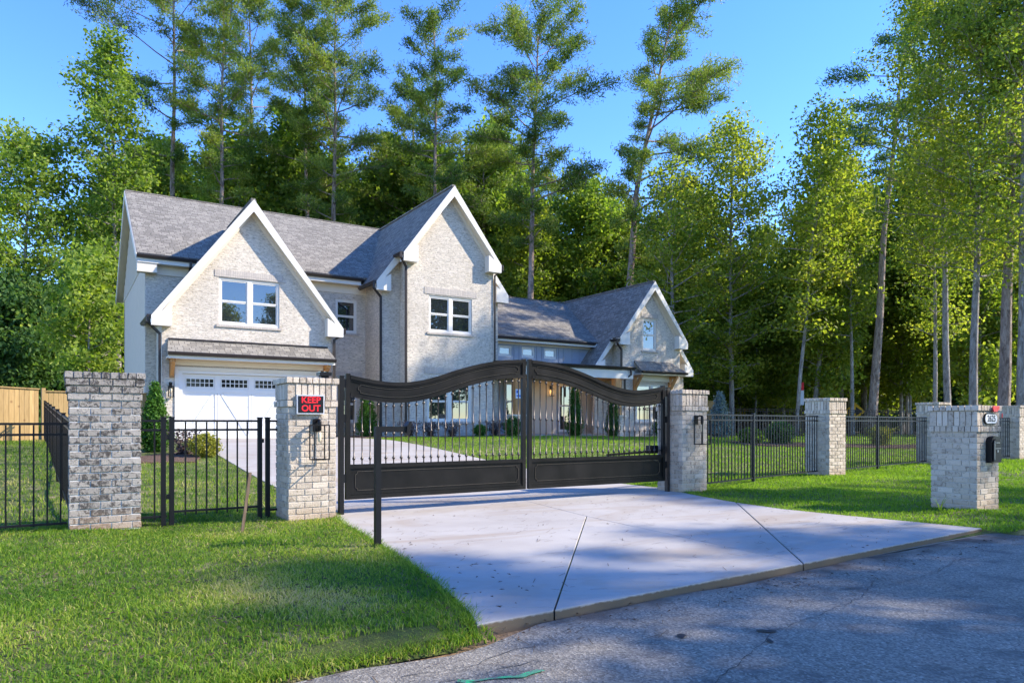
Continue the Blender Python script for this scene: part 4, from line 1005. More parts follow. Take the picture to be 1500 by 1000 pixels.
def diamond_sign(label, px, d, z, s_, mat, face=0.0, arrow=True):
    X_, Y_ = P(px, d); t = thing('road_sign', label, 'sign', (X_, Y_, 0.2), -math.atan2(X_, Y_))
    MB().box(-0.03, 0.03, 0.012, 0.05, -0.2, z+s_*0.7).build('post', 'galvanised', t)
    MB().prism([(0, -0.005, z-s_), (s_, -0.005, z), (0, -0.005, z+s_), (-s_, -0.005, z)], (0, 0.012, 0)).build('sign_panel', mat, t)
    if arrow:
        MB().prism([(s_*0.1, -0.009, z-s_*0.5), (s_*0.75, -0.009, z), (s_*0.1, -0.009, z+s_*0.5), (s_*0.1, -0.009, z+s_*0.2), (-s_*0.45, -0.009, z+s_*0.2), (-s_*0.45, -0.009, z-s_*0.2), (s_*0.1, -0.009, z-s_*0.2)], (0, 0.003, 0)).build('arrow', 'sign_black', t)
    return t
diamond_sign('yellow diamond road sign with black arrow seen over the fence among the right trunks', 1252, 47, 1.75, 0.62, 'sign_yellow')
diamond_sign('weathered yellow diamond road sign between trunks right of the blue spruce', 1084, 52, 1.9, 0.62, 'sign_yellow', arrow=False)
X_, Y_ = P(1174.5, 44); t = thing('marker_post', 'tall pink and white marker board on a post among the trunks right of centre', 'marker post', (X_, Y_, 0.3), -math.atan2(X_, Y_))
MB().box(-0.04, 0.04, 0.0, 0.05, -0.1, 3.4).build('post', 'stake_wood', t); MB().box(-0.12, 0.12, -0.02, -0.001, 2.0, 3.4).build('board', 'paper_white', t); MB().box(-0.12, 0.12, -0.03, -0.021, 2.9, 3.4).build('band', 'sign_red', t)

# ------------------------------------------------------------------ grass
rg = np.random.default_rng(5)
def snoise(x, y, s, seed=0):
    r_ = np.random.default_rng(seed); o_ = np.zeros_like(x)
    for i in range(6):
        a = r_.uniform(0, 6.28); f = s*r_.uniform(0.5, 2.0); o_ += np.sin((x*np.cos(a)+y*np.sin(a))*f+r_.uniform(0, 6.28))
    return o_/6
gv = np.vectorize(lambda x, y: g(x, y)+bumpy(x, y) if y > 3.75 else max(-0.06, -0.03+0.2*(y-3.6)))
def inpoly(x, y, poly):
    c_ = np.zeros(x.shape, bool); n = len(poly)
    for i in range(n):
        x0, y0 = poly[i]; x1, y1 = poly[(i+1) % n]
        k_ = ((y0 > y) != (y1 > y)) & (x < (x1-x0)*(y-y0)/((y1-y0) if y1 != y0 else 1e-9)+x0); c_ ^= k_
    return c_
DRV = left + [(3.17, 9.8), (3.17, 27.6), (9.28, 27.6), (9.28, 9.8)] + right[1:]
BEDS = [[(9.27,24.6),(9.27,28.8),(16.6,28.8),(16.6,25.6),(15.4,24.9),(12,24.7)], [(3.15,27.0),(2.6,28.8),(0.6,28.8),(0.3,20),(1.0,17.2),(2.5,17.0),(3.15,19.5)], [(15.5,25.2),(28.6,24.9),(28.6,40),(2,40),(2,27.5),(15.5,27.5)], [(22.0,18.0),(31,14.5),(38,14),(38,16.4),(30,17.2),(23,20)]]
def grass(name, x0, x1, y0, y1, dens, h, w_, mat, tintf, two=True, edge=0.0, lean=0.5, label_kind='stuff', marg=60):
    n = int((x1-x0)*(y1-y0)*dens); x = rg.uniform(x0, x1, n); y = rg.uniform(y0, y1, n)
    r_ = x*RGT[0]+y*RGT[1]; d = x*FWD[0]+y*FWD[1]; px = 750+1043*r_/np.maximum(d, .1)
    k_ = (d > 2.0) & (px > -marg) & (px < 1500+marg)
    k_ &= ~inpoly(x, y, DRV) & ~((x > 2.12) & (x < 8.75) & (y < 3.95))
    for b_ in BEDS: k_ &= ~inpoly(x, y, b_)
    for (qx, qy, qw) in ((0.06, 9.17, .71), (2.32, 8.76, .60), (8.95, 8.72, .61), (14.62, 9.74, .62), (21, 10.6, .62), (10.38, 4.74, .61)):
        k_ &= ~((x > qx) & (x < qx+qw) & (y > qy) & (y < qy+qw))
    bare = snoise(x, y, 2.1, 9)+0.5*snoise(x, y, 6, 4)
    k_ &= (bare > -0.38) | (rg.uniform(size=n) < 0.6)
    x, y = x[k_], y[k_]; n = len(x); z = gv(x, y)-0.005
    hh = h*rg.uniform(0.55, 1.25, n)*(1+0.35*snoise(x, y, 3, 2)); az = rg.uniform(0, 6.283, n); ln = hh*np.abs(rg.normal(0, lean, n))
    dx, dy = np.cos(az)*ln, np.sin(az)*ln; a2 = rg.uniform(0, 3.1416, n); wx, wy = np.cos(a2)*w_/2, np.sin(a2)*w_/2
    t = np.clip(tintf(x, y)+rg.normal(0, 0.17, n), 0, 1)
    if two:
        V = np.empty((n, 8, 3))
        B0 = np.stack([x-wx, y-wy, z], 1); B1 = np.stack([x+wx, y+wy, z], 1)
        m = 0.5; mx, my, mz = x+dx*0.28, y+dy*0.28, z+hh*0.6
        M0 = np.stack([mx-wx*.8, my-wy*.8, mz], 1); M1 = np.stack([mx+wx*.8, my+wy*.8, mz], 1)
        T0 = np.stack([x+dx-wx*.1, y+dy-wy*.1, z+hh*0.97], 1); T1 = np.stack([x+dx+wx*.1, y+dy+wy*.1, z+hh*0.97], 1)
        for i, q in enumerate((B0, B1, M1, M0, M0, M1, T1, T0)): V[:, i] = q
        me = fastmesh(name, V.reshape(-1, 3), 4, mat, np.repeat(t, 2))
    else:
        V = np.empty((n, 3, 3)); V[:, 0] = np.stack([x-wx, y-wy, z], 1); V[:, 1] = np.stack([x+wx, y+wy, z], 1); V[:, 2] = np.stack([x+dx, y+dy, z+hh], 1)
        me = fastmesh(name, V.reshape(-1, 3), 3, mat, t)
    return link(name, me, kind=label_kind)
tf = lambda x, y: 0.48+0.34*snoise(x, y, 1.7, 1)+0.16*snoise(x, y, 5, 3)+0.25*np.clip(snoise(x, y, 2.6, 21)-0.2, 0, 1)*2.2
tl = lambda x, y: 0.55+0.25*snoise(x, y, 1.1, 1)+0.15*snoise(x, y, 4, 3)
grass('grass', -5.5, 3.2, 3.50, 6.2, 4200, 0.036, 0.0075, 'grass_blade', tf, lean=.95)
grass('grass', -7.5, 3.3, 6.2, 10.4, 2400, 0.036, 0.009, 'grass_blade', tf, lean=.95)
grass('grass', 8.3, 17.5, 3.72, 10.5, 1100, 0.042, 0.012, 'lawn_blade', tl, lean=.8)
grass('grass', -9, 3.2, 10.4, 27, 330, 0.06, 0.018, 'grass_blade', tf, False)
grass('grass', 9.0, 30, 8.5, 28, 230, 0.065, 0.022, 'lawn_blade', tl, False)
grass('grass', 17.5, 44, 3.72, 12, 160, 0.065, 0.026, 'lawn_blade', tl, False)
grass('grass', 30, 44, 12, 34, 90, 0.07, 0.04, 'lawn_blade', tl, False)
# ragged fringe where turf meets slab and road
def fringe(pts, n, side, name='grass_fringe'):
    xs_, ys_ = [], []
    for (a, b) in zip(pts, pts[1:]):
        L = math.hypot(b[0]-a[0], b[1]-a[1]); m = int(n*L); t = rg.uniform(0, 1, m)
        off = rg.normal(0, 0.03, m)+side; nx_, ny_ = -(b[1]-a[1])/L, (b[0]-a[0])/L
        xs_.append(a[0]+t*(b[0]-a[0])+nx_*off); ys_.append(a[1]+t*(b[1]-a[1])+ny_*off)
    x = np.concatenate(xs_); y = np.concatenate(ys_); n = len(x); z = gv(x, y)-0.01; hh = rg.uniform(0.03, 0.085, n); az = rg.uniform(0, 6.283, n); ln = hh*rg.uniform(0.2, 1.2, n)
    a2 = rg.uniform(0, 3.14, n); wx, wy = np.cos(a2)*.0035, np.sin(a2)*.0035
    V = np.empty((n, 3, 3)); V[:, 0] = np.stack([x-wx, y-wy, z], 1); V[:, 1] = np.stack([x+wx, y+wy, z], 1); V[:, 2] = np.stack([x+np.cos(az)*ln, y+np.sin(az)*ln, z+hh*.8], 1)
    link(name, fastmesh(name, V.reshape(-1, 3), 3, 'grass_blade', np.clip(0.45+0.2*snoise(x, y, 4)+rg.normal(0, .15, n), 0, 1)), kind='stuff')
fringe(left, 900, 0.02); fringe(right[::-1], 500, 0.0) if False else fringe(right[::-1], 500, -0.02)
fringe([(-4, 3.53), (2.05, 3.6)], 1300, 0.0); fringe([(8.75, 3.78), (20, 3.78)], 350, 0.0)
# scattered dead leaves and pine straw
def litter(name, n, area, mat='mulch', size=0.02, zoff=0.02):
    V = []; T_ = []
    x = rg.uniform(area[0], area[1], n); y = rg.uniform(area[2], area[3], n); a = rg.uniform(0, 6.28, n); s_ = size*rg.uniform(.5, 1.4, n)
    z = np.array([ (g(p, q)+zoff) if q > 3.75 else rz_(p, q)+0.006 for p, q in zip(x, y)])
    V = np.empty((n, 4, 3)); cx_, sx_ = np.cos(a)*s_, np.sin(a)*s_
    for i, (u, v_, h_) in enumerate(((-1, 0, .0), (0, -.35, .006), (1, 0, .003), (0, .35, .008))):
        V[:, i] = np.stack([x+u*cx_-v_*sx_, y+u*sx_+v_*cx_, z+h_], 1)
    link(name, fastmesh(name, V.reshape(-1, 3), 4, mat), kind='stuff')
def straw(name, n, area, zoff=0.016):
    x = rg.uniform(area[0], area[1], n); y = rg.uniform(area[2], area[3], n); a = rg.normal(0.4, 0.8, n); L = rg.uniform(.04, .16, n)
    z = np.array([(g(p, q)+zoff) if q > 3.75 else rz_(p, q)+0.006 for p, q in zip(x, y)])
    V = np.empty((n, 4, 3)); c_, s_ = np.cos(a), np.sin(a)
    for i, (u, v_) in enumerate(((-1, -.002), (1, -.002), (1, .002), (-1, .002))):
        V[:, i] = np.stack([x+u*L/2*c_-v_*s_, y+u*L/2*s_+v_*c_, z+0*x], 1)
    link(name, fastmesh(name, V.reshape(-1, 3), 4, 'mulch'), kind='stuff')
litter('fallen_leaves', 700, (-3, 3, 3.6, 9), size=0.022, zoff=0.045)
straw('pine_straw', 420, (2.9, 8.4, 3.95, 9.4)); litter('fallen_leaves', 50, (2.6, 9, 3.2, 9.5), size=0.016, zoff=0.016)
litter('fallen_leaves', 300, (0.2, 9.5, 3.38, 3.72), size=0.014, zoff=0.01)
straw('pine_straw', 220, (0.2, 9.5, 3.05, 3.72), zoff=-0.04)

# ------------------------------------------------------------------ trees
def unit(v): return v/np.maximum(np.linalg.norm(v, axis=-1, keepdims=True), 1e-9)
def leafcloud(cent, rad, per, size, rng, flat=0.7, up=0.5):
    """leaves: small rhombic faces scattered round every twig point"""
    n = len(cent)*per; c = np.repeat(cent, per, axis=0)+rng.normal(0, 1, (n, 3))*np.repeat(rad, per)[:, None]*np.array([1, 1, flat])
    nn = unit(rng.normal(0, 1, (n, 3))+np.array([0, 0, up])); t = unit(np.cross(nn, rng.normal(0, 1, (n, 3)))); b_ = np.cross(nn, t)
    s_ = (size*rng.uniform(.6, 1.3, n))[:, None]
    V = np.stack([c-t*s_, c-b_*s_*.62, c+t*s_, c+b_*s_*.62], 1)
    return V.reshape(-1, 3)
def needlecloud(cent, dirs, per, L, wd, rng):
    n = len(cent)*per; c = np.repeat(cent, per, axis=0)+rng.normal(0, 1, (n, 3))*np.array([.23, .23, .15])
    d_ = unit(np.repeat(dirs, per, axis=0)*0.8+rng.normal(0, 1, (n, 3))+np.array([0, 0, .25])); l = (L*rng.uniform(.6, 1.2, n))[:, None]
    s_ = unit(np.cross(d_, rng.normal(0, 1, (n, 3))))*wd
    V = np.stack([c-s_*.5, c+s_*.5, c+d_*l*.75+s_*.55, c+d_*l-s_*.1], 1)
    return V.reshape(-1, 3)
def tree_data(kind, seed, height, prof, path=None, r0=0.22, nl=40, leafmat='leaf_mid', barkm='grey_bark', leaf=0.12, per=34, sub=5, blob=0.42, rise=0.5, gaps=0.0, tint0=0.5, bias=None, lean=(0, 0), name='tree', lcut=0.25, forks=0):
    """returns trunk mesh and crown mesh in local coordinates. prof: [(relative height, crown radius)]"""
    rng = np.random.default_rng(seed); rd = random.Random(seed)
    ns = 14; ph = rd.uniform(0, 6)
    pts = []
    for i in range(ns+1):
        t = i/ns; x = lean[0]*t+0.012*height*math.sin(t*5+ph)*t; y = lean[1]*t+0.012*height*math.cos(t*4+ph)*t
        if path:
            for (a, b) in zip(path, path[1:]):
                if a[0] <= t <= b[0]+1e-9: q = (t-a[0])/(b[0]-a[0]); x = a[1]+(b[1]-a[1])*q; y = a[2]+(b[2]-a[2])*q; x += 0.05*math.sin(t*17+ph)
        pts.append(Vector((x, y, t*height)))
    rads = [r0*(1-0.86*(i/ns))*(1.25 if i == 0 else 1) for i in range(ns+1)]
    mb = MB().tube([(pts[0].x, pts[0].y, -0.4)]+pts, [rads[0]*1.2]+rads, 9)
    def tp(t):
        f = min(ns-1e-6, max(0, t*ns)); i = int(f); return pts[i].lerp(pts[i+1], f-i), rads[i]+(rads[i+1]-rads[i])*(f-i)
    def pr(t):
        for (a, ra), (b, rb) in zip(prof, prof[1:]):
            if a <= t <= b: return ra+(rb-ra)*(t-a)/(b-a)
        return 0
    t0, t1 = prof[0][0], prof[-1][0]; cents = []; rad = []; dirs = []; tn = []
    for i in range(nl):
        t = t0+(t1-t0)*((i+rd.random()*0.9)/nl)**0.9; p, r_ = tp(min(t, .995)); a = i*2.39996+rd.uniform(-.5, .5); L = pr(t)*(rd.uniform(.45, 1.2) if kind == 'pine' else rd.uniform(.62, 1.12))
        if L < .15: L = .3
        if bias:
            L *= 1+bias[1]*math.cos(a-bias[0])
        if rd.random() < gaps: L *= .45
        el = rise*(0.45+(1.5 if kind == 'pine' else 0.9)*((t-t0)/(t1-t0+1e-6))**1.5)+rd.uniform(-.18, .18)
        d0 = Vector((math.cos(a)*math.cos(el), math.sin(a)*math.cos(el), math.sin(el)))
        q = p.copy(); lp = [q.copy()]; d_ = d0.copy(); nseg = 5
        for s_ in range(nseg):
            d_ = (d_+Vector((rd.uniform(-.16, .16), rd.uniform(-.16, .16), rd.uniform(-.1, .14)-(0.03 if kind == 'pine' else 0)))).normalized(); q = q+d_*L/nseg; lp.append(q.copy())
        lr = min(r_*.55, 0.02+L*0.017); mb.tube(lp, [lr*(1-.8*s_/nseg) for s_ in range(nseg+1)], 5, False)
        tl_ = rd.gauss(0, .12)
        m = max(2, int(sub*L/1.6+1))
        for j in range(m):
            f = lcut+(1-lcut)*(j+rd.random())/m; k0 = min(nseg-1, int(f*nseg)); bp = lp[k0].lerp(lp[k0+1], f*nseg-k0)
            sd = Vector((rd.gauss(0, 1), rd.gauss(0, 1), rd.gauss(.25, .6))).normalized(); sdir = (d_*.6+sd).normalized(); sl_ = L*.34*rd.uniform(.5, 1.1)*(1.15-f*.5)
            e = bp+sdir*sl_; mid = bp.lerp(e, .5)+Vector((0, 0, .05*sl_))
            if lr > 0.02: mb.tube([bp, mid, e], [max(.008, lr*.4), max(.006, lr*.25), .005], 4, False)
            nq = max(2, int(sl_/(.55 if kind == 'pine' else .6))+1)
            for u in range(nq):
                w0 = (u+.6)/nq; c_ = bp.lerp(e, w0); cents.append(tuple(c_+Vector((rd.gauss(0, .1), rd.gauss(0, .1), rd.gauss(0, .08))))); rad.append(blob*rd.uniform(.7, 1.2)); dirs.append(tuple(sdir)); tn.append(tl_+rd.gauss(0, .10))
        cents.append(tuple(lp[-1])); rad.append(blob); dirs.append(tuple(d_)); tn.append(tl_)
    cents = np.array(cents); rad = np.array(rad); dirs = np.array(dirs); tn = np.array(tn)
    if kind == 'pine':
        V = needlecloud(cents, dirs, per, leaf, 0.052, rng); tint = np.repeat(tn, per)
    else:
        V = leafcloud(cents, rad, per, leaf, rng); tint = np.repeat(tn, per)
    tint = np.clip(tint0+tint+rng.normal(0, .13, len(tint)), 0, 1)
    return mb.mesh('trunk', barkm, True), fastmesh('crown', V, 4, leafmat, tint)
def place_tree(name, label, data, loc, rz=0, s=1.0, group=None, cat='tree'):
    t = thing(name, label, cat, loc, rz, group); t.scale = (s, s, s)
    link('trunk', data[0], t); link('crown', data[1], t); return t
NT = [0]
def key(kind, label, px, d, ytop, prof, ptop=None, r0=0.2, zb=0.3, seed=None, **kw):
    """a tree at a place in view: px = trunk base direction, d = distance, ytop gives its height, ptop leans the top"""
    NT[0] += 1; X_, Y_ = P(px, d); H_ = TZ(ytop, d)-zb
    path = None
    if kind == 'pine': prof = [(a, r_*1.18) for a, r_ in prof]; kw['nl'] = int(kw['nl']*.95)
    if ptop is not None:
        path = [(0, 0, 0)]
        for (f, q) in (ptop if isinstance(ptop, list) else [(1.0, ptop)]):
            o_ = (q-px)/1043*d; path.append((f, o_*RGT[0], o_*RGT[1]))
    data = tree_data('pine' if kind == 'pine' else 'leafy', seed or NT[0]*13, H_, prof, path=path, r0=r0, **kw)
    return place_tree('pine_tree' if kind == 'pine' else 'broadleaf_tree', label, data, (X_, Y_, zb))
RZA = math.atan2(RGT[1], RGT[0])
PN = dict(leafmat='needle_mid', barkm='pine_bark', leaf=0.23, per=28, sub=6.2, rise=.42, lcut=.4)
# the tall pines behind the house, left to right
key('pine', 'tall pine with spreading bare lower limbs, leftmost pine above the garage roof', 250, 52, -45, [(.52, 1.2), (.66, 2.6), (.74, 3.6), (.82, 5.4), (.92, 4.8), (1, 3)], 256, r0=.30, nl=34, gaps=.3, bias=(RZA+math.pi, .35), **PN)
key('pine', 'yellow green pine, second from left above the garage roof ridge', 319, 50, -10, [(.45, 1.4), (.6, 2.4), (.72, 3.2), (.88, 3.8), (1, 2.6)], 328, r0=.26, nl=44, tint0=.66, **PN)
key('pine', 'dense pine behind the garage gable peak', 372, 60, -25, [(.4, 2), (.6, 3.4), (.85, 4), (1, 3)], 366, r0=.26, nl=46, tint0=.42, **PN)
key('pine', 'pine with pale trunk rising left of the middle of the main roof', 456, 54, 8, [(.5, 1.5), (.65, 3.2), (.88, 3.2), (1, 2.4)], 444, r0=.25, nl=44, **PN)
key('pine', 'tallest full crowned pine behind the middle of the main roof', 487, 52, -12, [(.42, 1.5), (.6, 3.4), (.74, 4.0), (.9, 3.6), (1, 2.4)], 492, r0=.28, nl=56, tint0=.6, **PN)
key('pine', 'slimmer pine left of the middle gable, lower than its neighbours', 612, 58, 120, [(.42, 2), (.6, 3.6), (.85, 3.0), (1, 1.8)], 604, r0=.22, nl=44, tint0=.4, **PN)
key('pine', 'pine with open rounded top directly above the middle gable', 639, 52, 44, [(.45, 2.2), (.6, 3.8), (.74, 2.6), (.82, 1.7), (.92, 2.6), (1, 2.0)], 637, r0=.26, nl=50, **PN)
key('pine', 'tall pine with broad domed crown above the low roof', 777, 50, 52, [(.46, 1.2), (.56, 4.0), (.66, 4.2), (.8, 4.0), (.93, 3.6), (1, 2.6)], [(.5, 778), (1, 788)], r0=.30, nl=56, gaps=.15, **PN)
key('pine', 'leaning pine whose crown hangs to the right, above the right gable', 909, 48, 20, [(.42, 1.6), (.56, 3.4), (.72, 3.6), (.88, 3.0), (1, 1.8)], [(.2, 912), (.35, 921), (.6, 934), (1, 985)], r0=.34, nl=52, bias=(RZA, .62), tint0=.55, **PN)
key('pine', 'lone slightly leaning pine with sparse flat crown before the yellow green trees', 1277, 40, 22, [(.60, .4), (.72, 2.6), (.8, 3.6), (.9, 1.8), (1, .7)], [(.5, 1296), (1, 1330)], r0=.27, nl=26, gaps=.1, leafmat='needle_blue', **{k_: v_ for k_, v_ in PN.items() if k_ != 'leafmat'})
key('pine', 'thick straight pine trunk near the right edge, second from the edge', 1468, 30, -40, [(.72, .5), (.82, 2), (.92, 2.2), (1, 1)], [(1, 1492)], r0=.26, nl=26, **PN)
LN = dict(leaf=0.13, per=20, sub=4.0, blob=.42)
LQ = dict(leaf=0.085, per=20, sub=3.3, blob=.42)
LR = dict(leaf=0.11, per=17, sub=3.3, blob=.42)
key('leafy', 'round topped broadleaf tree at the far left edge above the board fence', 38, 44, 208, [(.25, 1.5), (.45, 3.4), (.7, 4.0), (.88, 3.2), (1, 1.2)], r0=.2, nl=60, **LN)
key('leafy', 'tall narrow sweetgum left of the garage roof', 178, 46, 56, [(.22, 1.6), (.45, 3.0), (.7, 3.1), (.88, 1.9), (1, .6)], 160, r0=.2, nl=72, tint0=.42, **LN)
key('leafy', 'small light green tree in front of the woods left of the house', 132, 38, 372, [(.2, 1.4), (.5, 2.4), (.8, 1.8), (1, .5)], r0=.1, nl=34, tint0=.6, **LN)
key('leafy', 'yellow green sweetgum standing right of the right gable, rounded top', 1072, 44, 182, [(.15, 1.8), (.4, 3.2), (.7, 3.3), (.88, 2.4), (1, .8)], r0=.17, nl=80, leafmat='leaf_yellow', **LR)
key('leafy', 'tree with bare forked grey limbs between the right gable and the open sky', 985, 42, 250, [(.2, 2.0), (.5, 3.2), (.8, 2.6), (1, .8)], r0=.18, nl=46, leafmat='leaf_yellow', tint0=.4, **LR)
key('leafy', 'slender broadleaf with pale stem at the right side of the blue sky gap', 1165, 40, 172, [(.3, 1.6), (.5, 2.3), (.8, 2.2), (1, .9)], 1206, r0=.12, nl=62, leafmat='leaf_yellow', tint0=.5, **LR)
key('leafy', 'broadleaf behind the lone leaning pine, pale trunk at the plain lawn pillar', 1190, 44, 170, [(.2, 1.8), (.5, 2.8), (.8, 2.6), (1, .8)], 1235, r0=.16, nl=64, leafmat='leaf_yellow', **LR)
key('leafy', 'thin grey trunk just left of the lone leaning pine trunk', 1248, 42, 330, [(.45, 1.2), (.7, 2.4), (1, .9)], r0=.13, nl=30, leafmat='leaf_yellow', **LR)
key('leafy', 'large spreading broadleaf overhanging the upper right, pale trunk', 1389, 34, -20, [(.36, 2.2), (.5, 3.2), (.75, 3.4), (1, 2.2)], 1375, r0=.17, nl=86, leafmat='leaf_yellow', **LQ)
key('leafy', 'broadleaf with leaning pale trunk between the two right pillars tops', 1424, 31, -15, [(.36, 2.0), (.55, 3.0), (.8, 3.2), (1, 1.6)], 1440, r0=.19, nl=80, leafmat='leaf_yellow', tint0=.55, **LQ)
key('leafy', 'mottled dark trunk at the very right edge of the photo', 1497, 29, -30, [(.35, 1.8), (.6, 2.8), (1, 1.6)], 1500, r0=.21, nl=64, leafmat='leaf_yellow', **LQ)
key('leafy', 'thin vine wrapped trunk behind the mailbox column', 1369, 36, 180, [(.3, 1.2), (.6, 2.4), (1, 1)], r0=.12, nl=44, leafmat='leaf_yellow', **LQ)

# shared prototypes for the woods behind
protos = {
 'yel': tree_data('leafy', 101, 15, [(.12, 1.8), (.4, 3.2), (.75, 2.8), (1, .7)], r0=.15, nl=52, leafmat='leaf_yellow', leaf=.14, per=18, blob=.48),
 'yel2': tree_data('leafy', 102, 17, [(.2, 1.6), (.5, 2.8), (.8, 2.7), (1, .9)], r0=.15, nl=54, leafmat='leaf_yellow', leaf=.13, per=18, blob=.44, tint0=.42),
 'mid': tree_data('leafy', 103, 17, [(.12, 2.0), (.4, 3.5), (.75, 3.1), (1, .9)], r0=.17, nl=56, tint0=.6, leafmat='leaf_mid', leaf=.14, per=20, blob=.5),
 'mid2': tree_data('leafy', 104, 19, [(.2, 1.8), (.5, 3.0), (.8, 2.6), (1, .6)], r0=.17, nl=62, leafmat='leaf_mid', leaf=.14, per=20, blob=.46, tint0=.4),
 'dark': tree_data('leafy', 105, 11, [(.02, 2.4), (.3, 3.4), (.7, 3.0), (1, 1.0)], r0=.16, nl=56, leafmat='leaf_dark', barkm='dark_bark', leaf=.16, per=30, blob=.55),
 'pine': tree_data('pine', 106, 25, [(.45, 1.6), (.65, 3.2), (.85, 3.2), (1, 1.2)], r0=.24, nl=44, leafmat='needle_mid', barkm='pine_bark', leaf=.24, per=26, sub=5.5, rise=.42),
}
wr = random.Random(21)
WL = {'yel': 'yellow green broadleaf tree among the sunlit woods right of the house', 'yel2': 'yellow green broadleaf tree among the sunlit woods right of the house',
      'mid': 'mid green broadleaf tree in the dense woods behind the house and side lawn', 'mid2': 'mid green broadleaf tree in the dense woods behind the house and side lawn',
      'dark': 'dark green bushy evergreen in the shaded understory at the back', 'pine': 'ordinary pine in the woods behind the house, between the foremost pines'}
WG = {'yel': 'yellow green woodland trees', 'yel2': 'yellow green woodland trees', 'mid': 'mid green woodland trees', 'mid2': 'mid green woodland trees', 'dark': 'dark understory trees', 'pine': 'woodland pines'}
def woods(kinds, px0, px1, d0, d1, n, s0=.85, s1=1.15):
    for i in range(n):
        px = px0+(px1-px0)*(i+wr.random())/n; d = wr.uniform(d0, d1); k_ = wr.choice(kinds); X_, Y_ = P(px, d)
        if 1 < X_ < 30 and Y_ < 43: Y_ = 43+wr.random()*4
        place_tree('pine_tree' if k_ == 'pine' else 'broadleaf_tree', WL[k_], protos[k_], (X_, Y_, .3), wr.uniform(0, 6.28), wr.uniform(s0, s1), WG[k_])
woods(['mid', 'mid2', 'dark'], -60, 240, 42, 58, 10, .8, 1.0)
woods(['mid', 'mid2'], 150, 760, 56, 66, 18, 1.15, 1.45)
woods(['mid', 'yel2', 'mid2'], 200, 760, 68, 80, 11, 1.2, 1.5)
woods(['pine'], 290, 840, 60, 72, 10, .9, 1.05)
woods(['yel', 'yel2', 'mid'], 690, 1040, 52, 62, 12, .9, 1.25)
woods(['yel', 'mid', 'yel2'], 700, 1060, 64, 78, 8, .85, 1.05)
woods(['yel', 'yel2'], 1010, 1350, 46, 60, 14, .7, 1.0)
woods(['yel', 'yel2', 'mid2'], 1180, 1560, 42, 58, 10, .85, 1.15)
woods(['yel', 'yel2'], 1000, 1200, 46, 54, 8, .48, .66)
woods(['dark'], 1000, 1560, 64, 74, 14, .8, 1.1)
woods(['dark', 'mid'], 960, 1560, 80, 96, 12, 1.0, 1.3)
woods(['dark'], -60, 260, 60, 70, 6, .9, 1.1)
# far woods that read as one mass
def mass(name, px0, px1, d0, d1, z1, n, mat, tint0):
    rng = np.random.default_rng(abs(int(px0))+77); px = rng.uniform(px0, px1, n); d = rng.uniform(d0, d1, n)
    top = z1*(.75+.25*np.abs(np.sin(px*.021)*np.cos(px*.053+1))); z = .2+top*rng.uniform(0, 1, n)**.9
    r_ = (px-750)/1043; X_ = d*(r_*RGT[0]+FWD[0]); Y_ = d*(r_*RGT[1]+FWD[1])
    V = leafcloud(np.stack([X_, Y_, z], 1), np.full(n, .9), 14, .3, rng); link(name, fastmesh(name, V, 4, mat, np.clip(tint0+rng.normal(0, .18, n*14), 0, 1)), kind='stuff')
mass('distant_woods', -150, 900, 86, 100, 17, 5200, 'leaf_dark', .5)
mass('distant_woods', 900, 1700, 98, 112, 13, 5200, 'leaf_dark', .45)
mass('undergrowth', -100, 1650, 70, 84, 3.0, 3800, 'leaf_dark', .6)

# trees on the other side of the road: they shade the asphalt and the verge
STREET = [('yel2', 15.5, -6.8, .70), ('yel', 18.5, -7.0, .86), ('yel2', 22, -6.8, .80), ('yel', 11.0, -6.5, .70), ('yel2', 26, -7.5, .90), ('yel', 30, -7.2, 1.0), ('yel2', 6.5, -5.8, .62), ('yel2', 34, -8, 1.0),
          ('pine', 24.5, -8.0, .76), ('pine', 33, -6.0, .82)]
for i, (k_, x, y, s_) in enumerate(STREET):
    place_tree('pine_tree' if k_ == 'pine' else 'broadleaf_tree', 'tree on the near side of the road, out of frame, casting the dappled shade', protos[k_], (x, y, -.1), i*1.7, s_, 'trees across the road')

# ------------------------------------------------------------------ shrubs
def shrub(name, label, X_, Y_, w_, h_, mat, n=900, leaf=.03, shape='ball', z=None, group=None, cat='shrub', tint0=.5):
    rng = np.random.default_rng(int(abs(X_*131+Y_*17)*10)); z0 = g(X_, Y_) if z is None else z
    t = thing(name, label, cat, (X_, Y_, z0), 0, group)
    th = rng.uniform(0, 6.283, n); u = rng.uniform(0, 1, n)
    if shape == 'cone': zz = u**1.3; rr = (1-zz)**.75*(.35+.65*np.minimum(1, zz*6))*rng.uniform(.55, 1.05, n)
    elif shape == 'ball': zz = u; rr = np.sqrt(np.maximum(0, 1-(2*zz-1)**2))*rng.uniform(.6, 1.08, n)
    else: zz = u; rr = (.3+.9*zz)*rng.uniform(.2, 1.1, n)
    lump = 1+.16*np.sin(th*5+zz*9)+.1*np.sin(th*11+zz*23)
    c_ = np.stack([np.cos(th)*rr*w_/2*lump, np.sin(th)*rr*w_/2*lump, zz*h_+.04], 1)
    V = leafcloud(c_, np.full(n, leaf*1.3), 4, leaf, rng, 1, .2)
    link('foliage', fastmesh('foliage', V, 4, mat, np.clip(tint0+np.repeat(rng.normal(0, .2, n), 4), 0, 1)), t)
    mb = MB()
    for i in range(5): a = i*1.26; mb.tube([(0, 0, -.03), (math.cos(a)*w_*.14, math.sin(a)*w_*.14, h_*.4), (math.cos(a)*w_*.3, math.sin(a)*w_*.3, h_*(.55 if shape == 'cone' else .85))], [.022, .014, .005], 5)
    mb.build('stems', 'dark_bark', t, True); return t
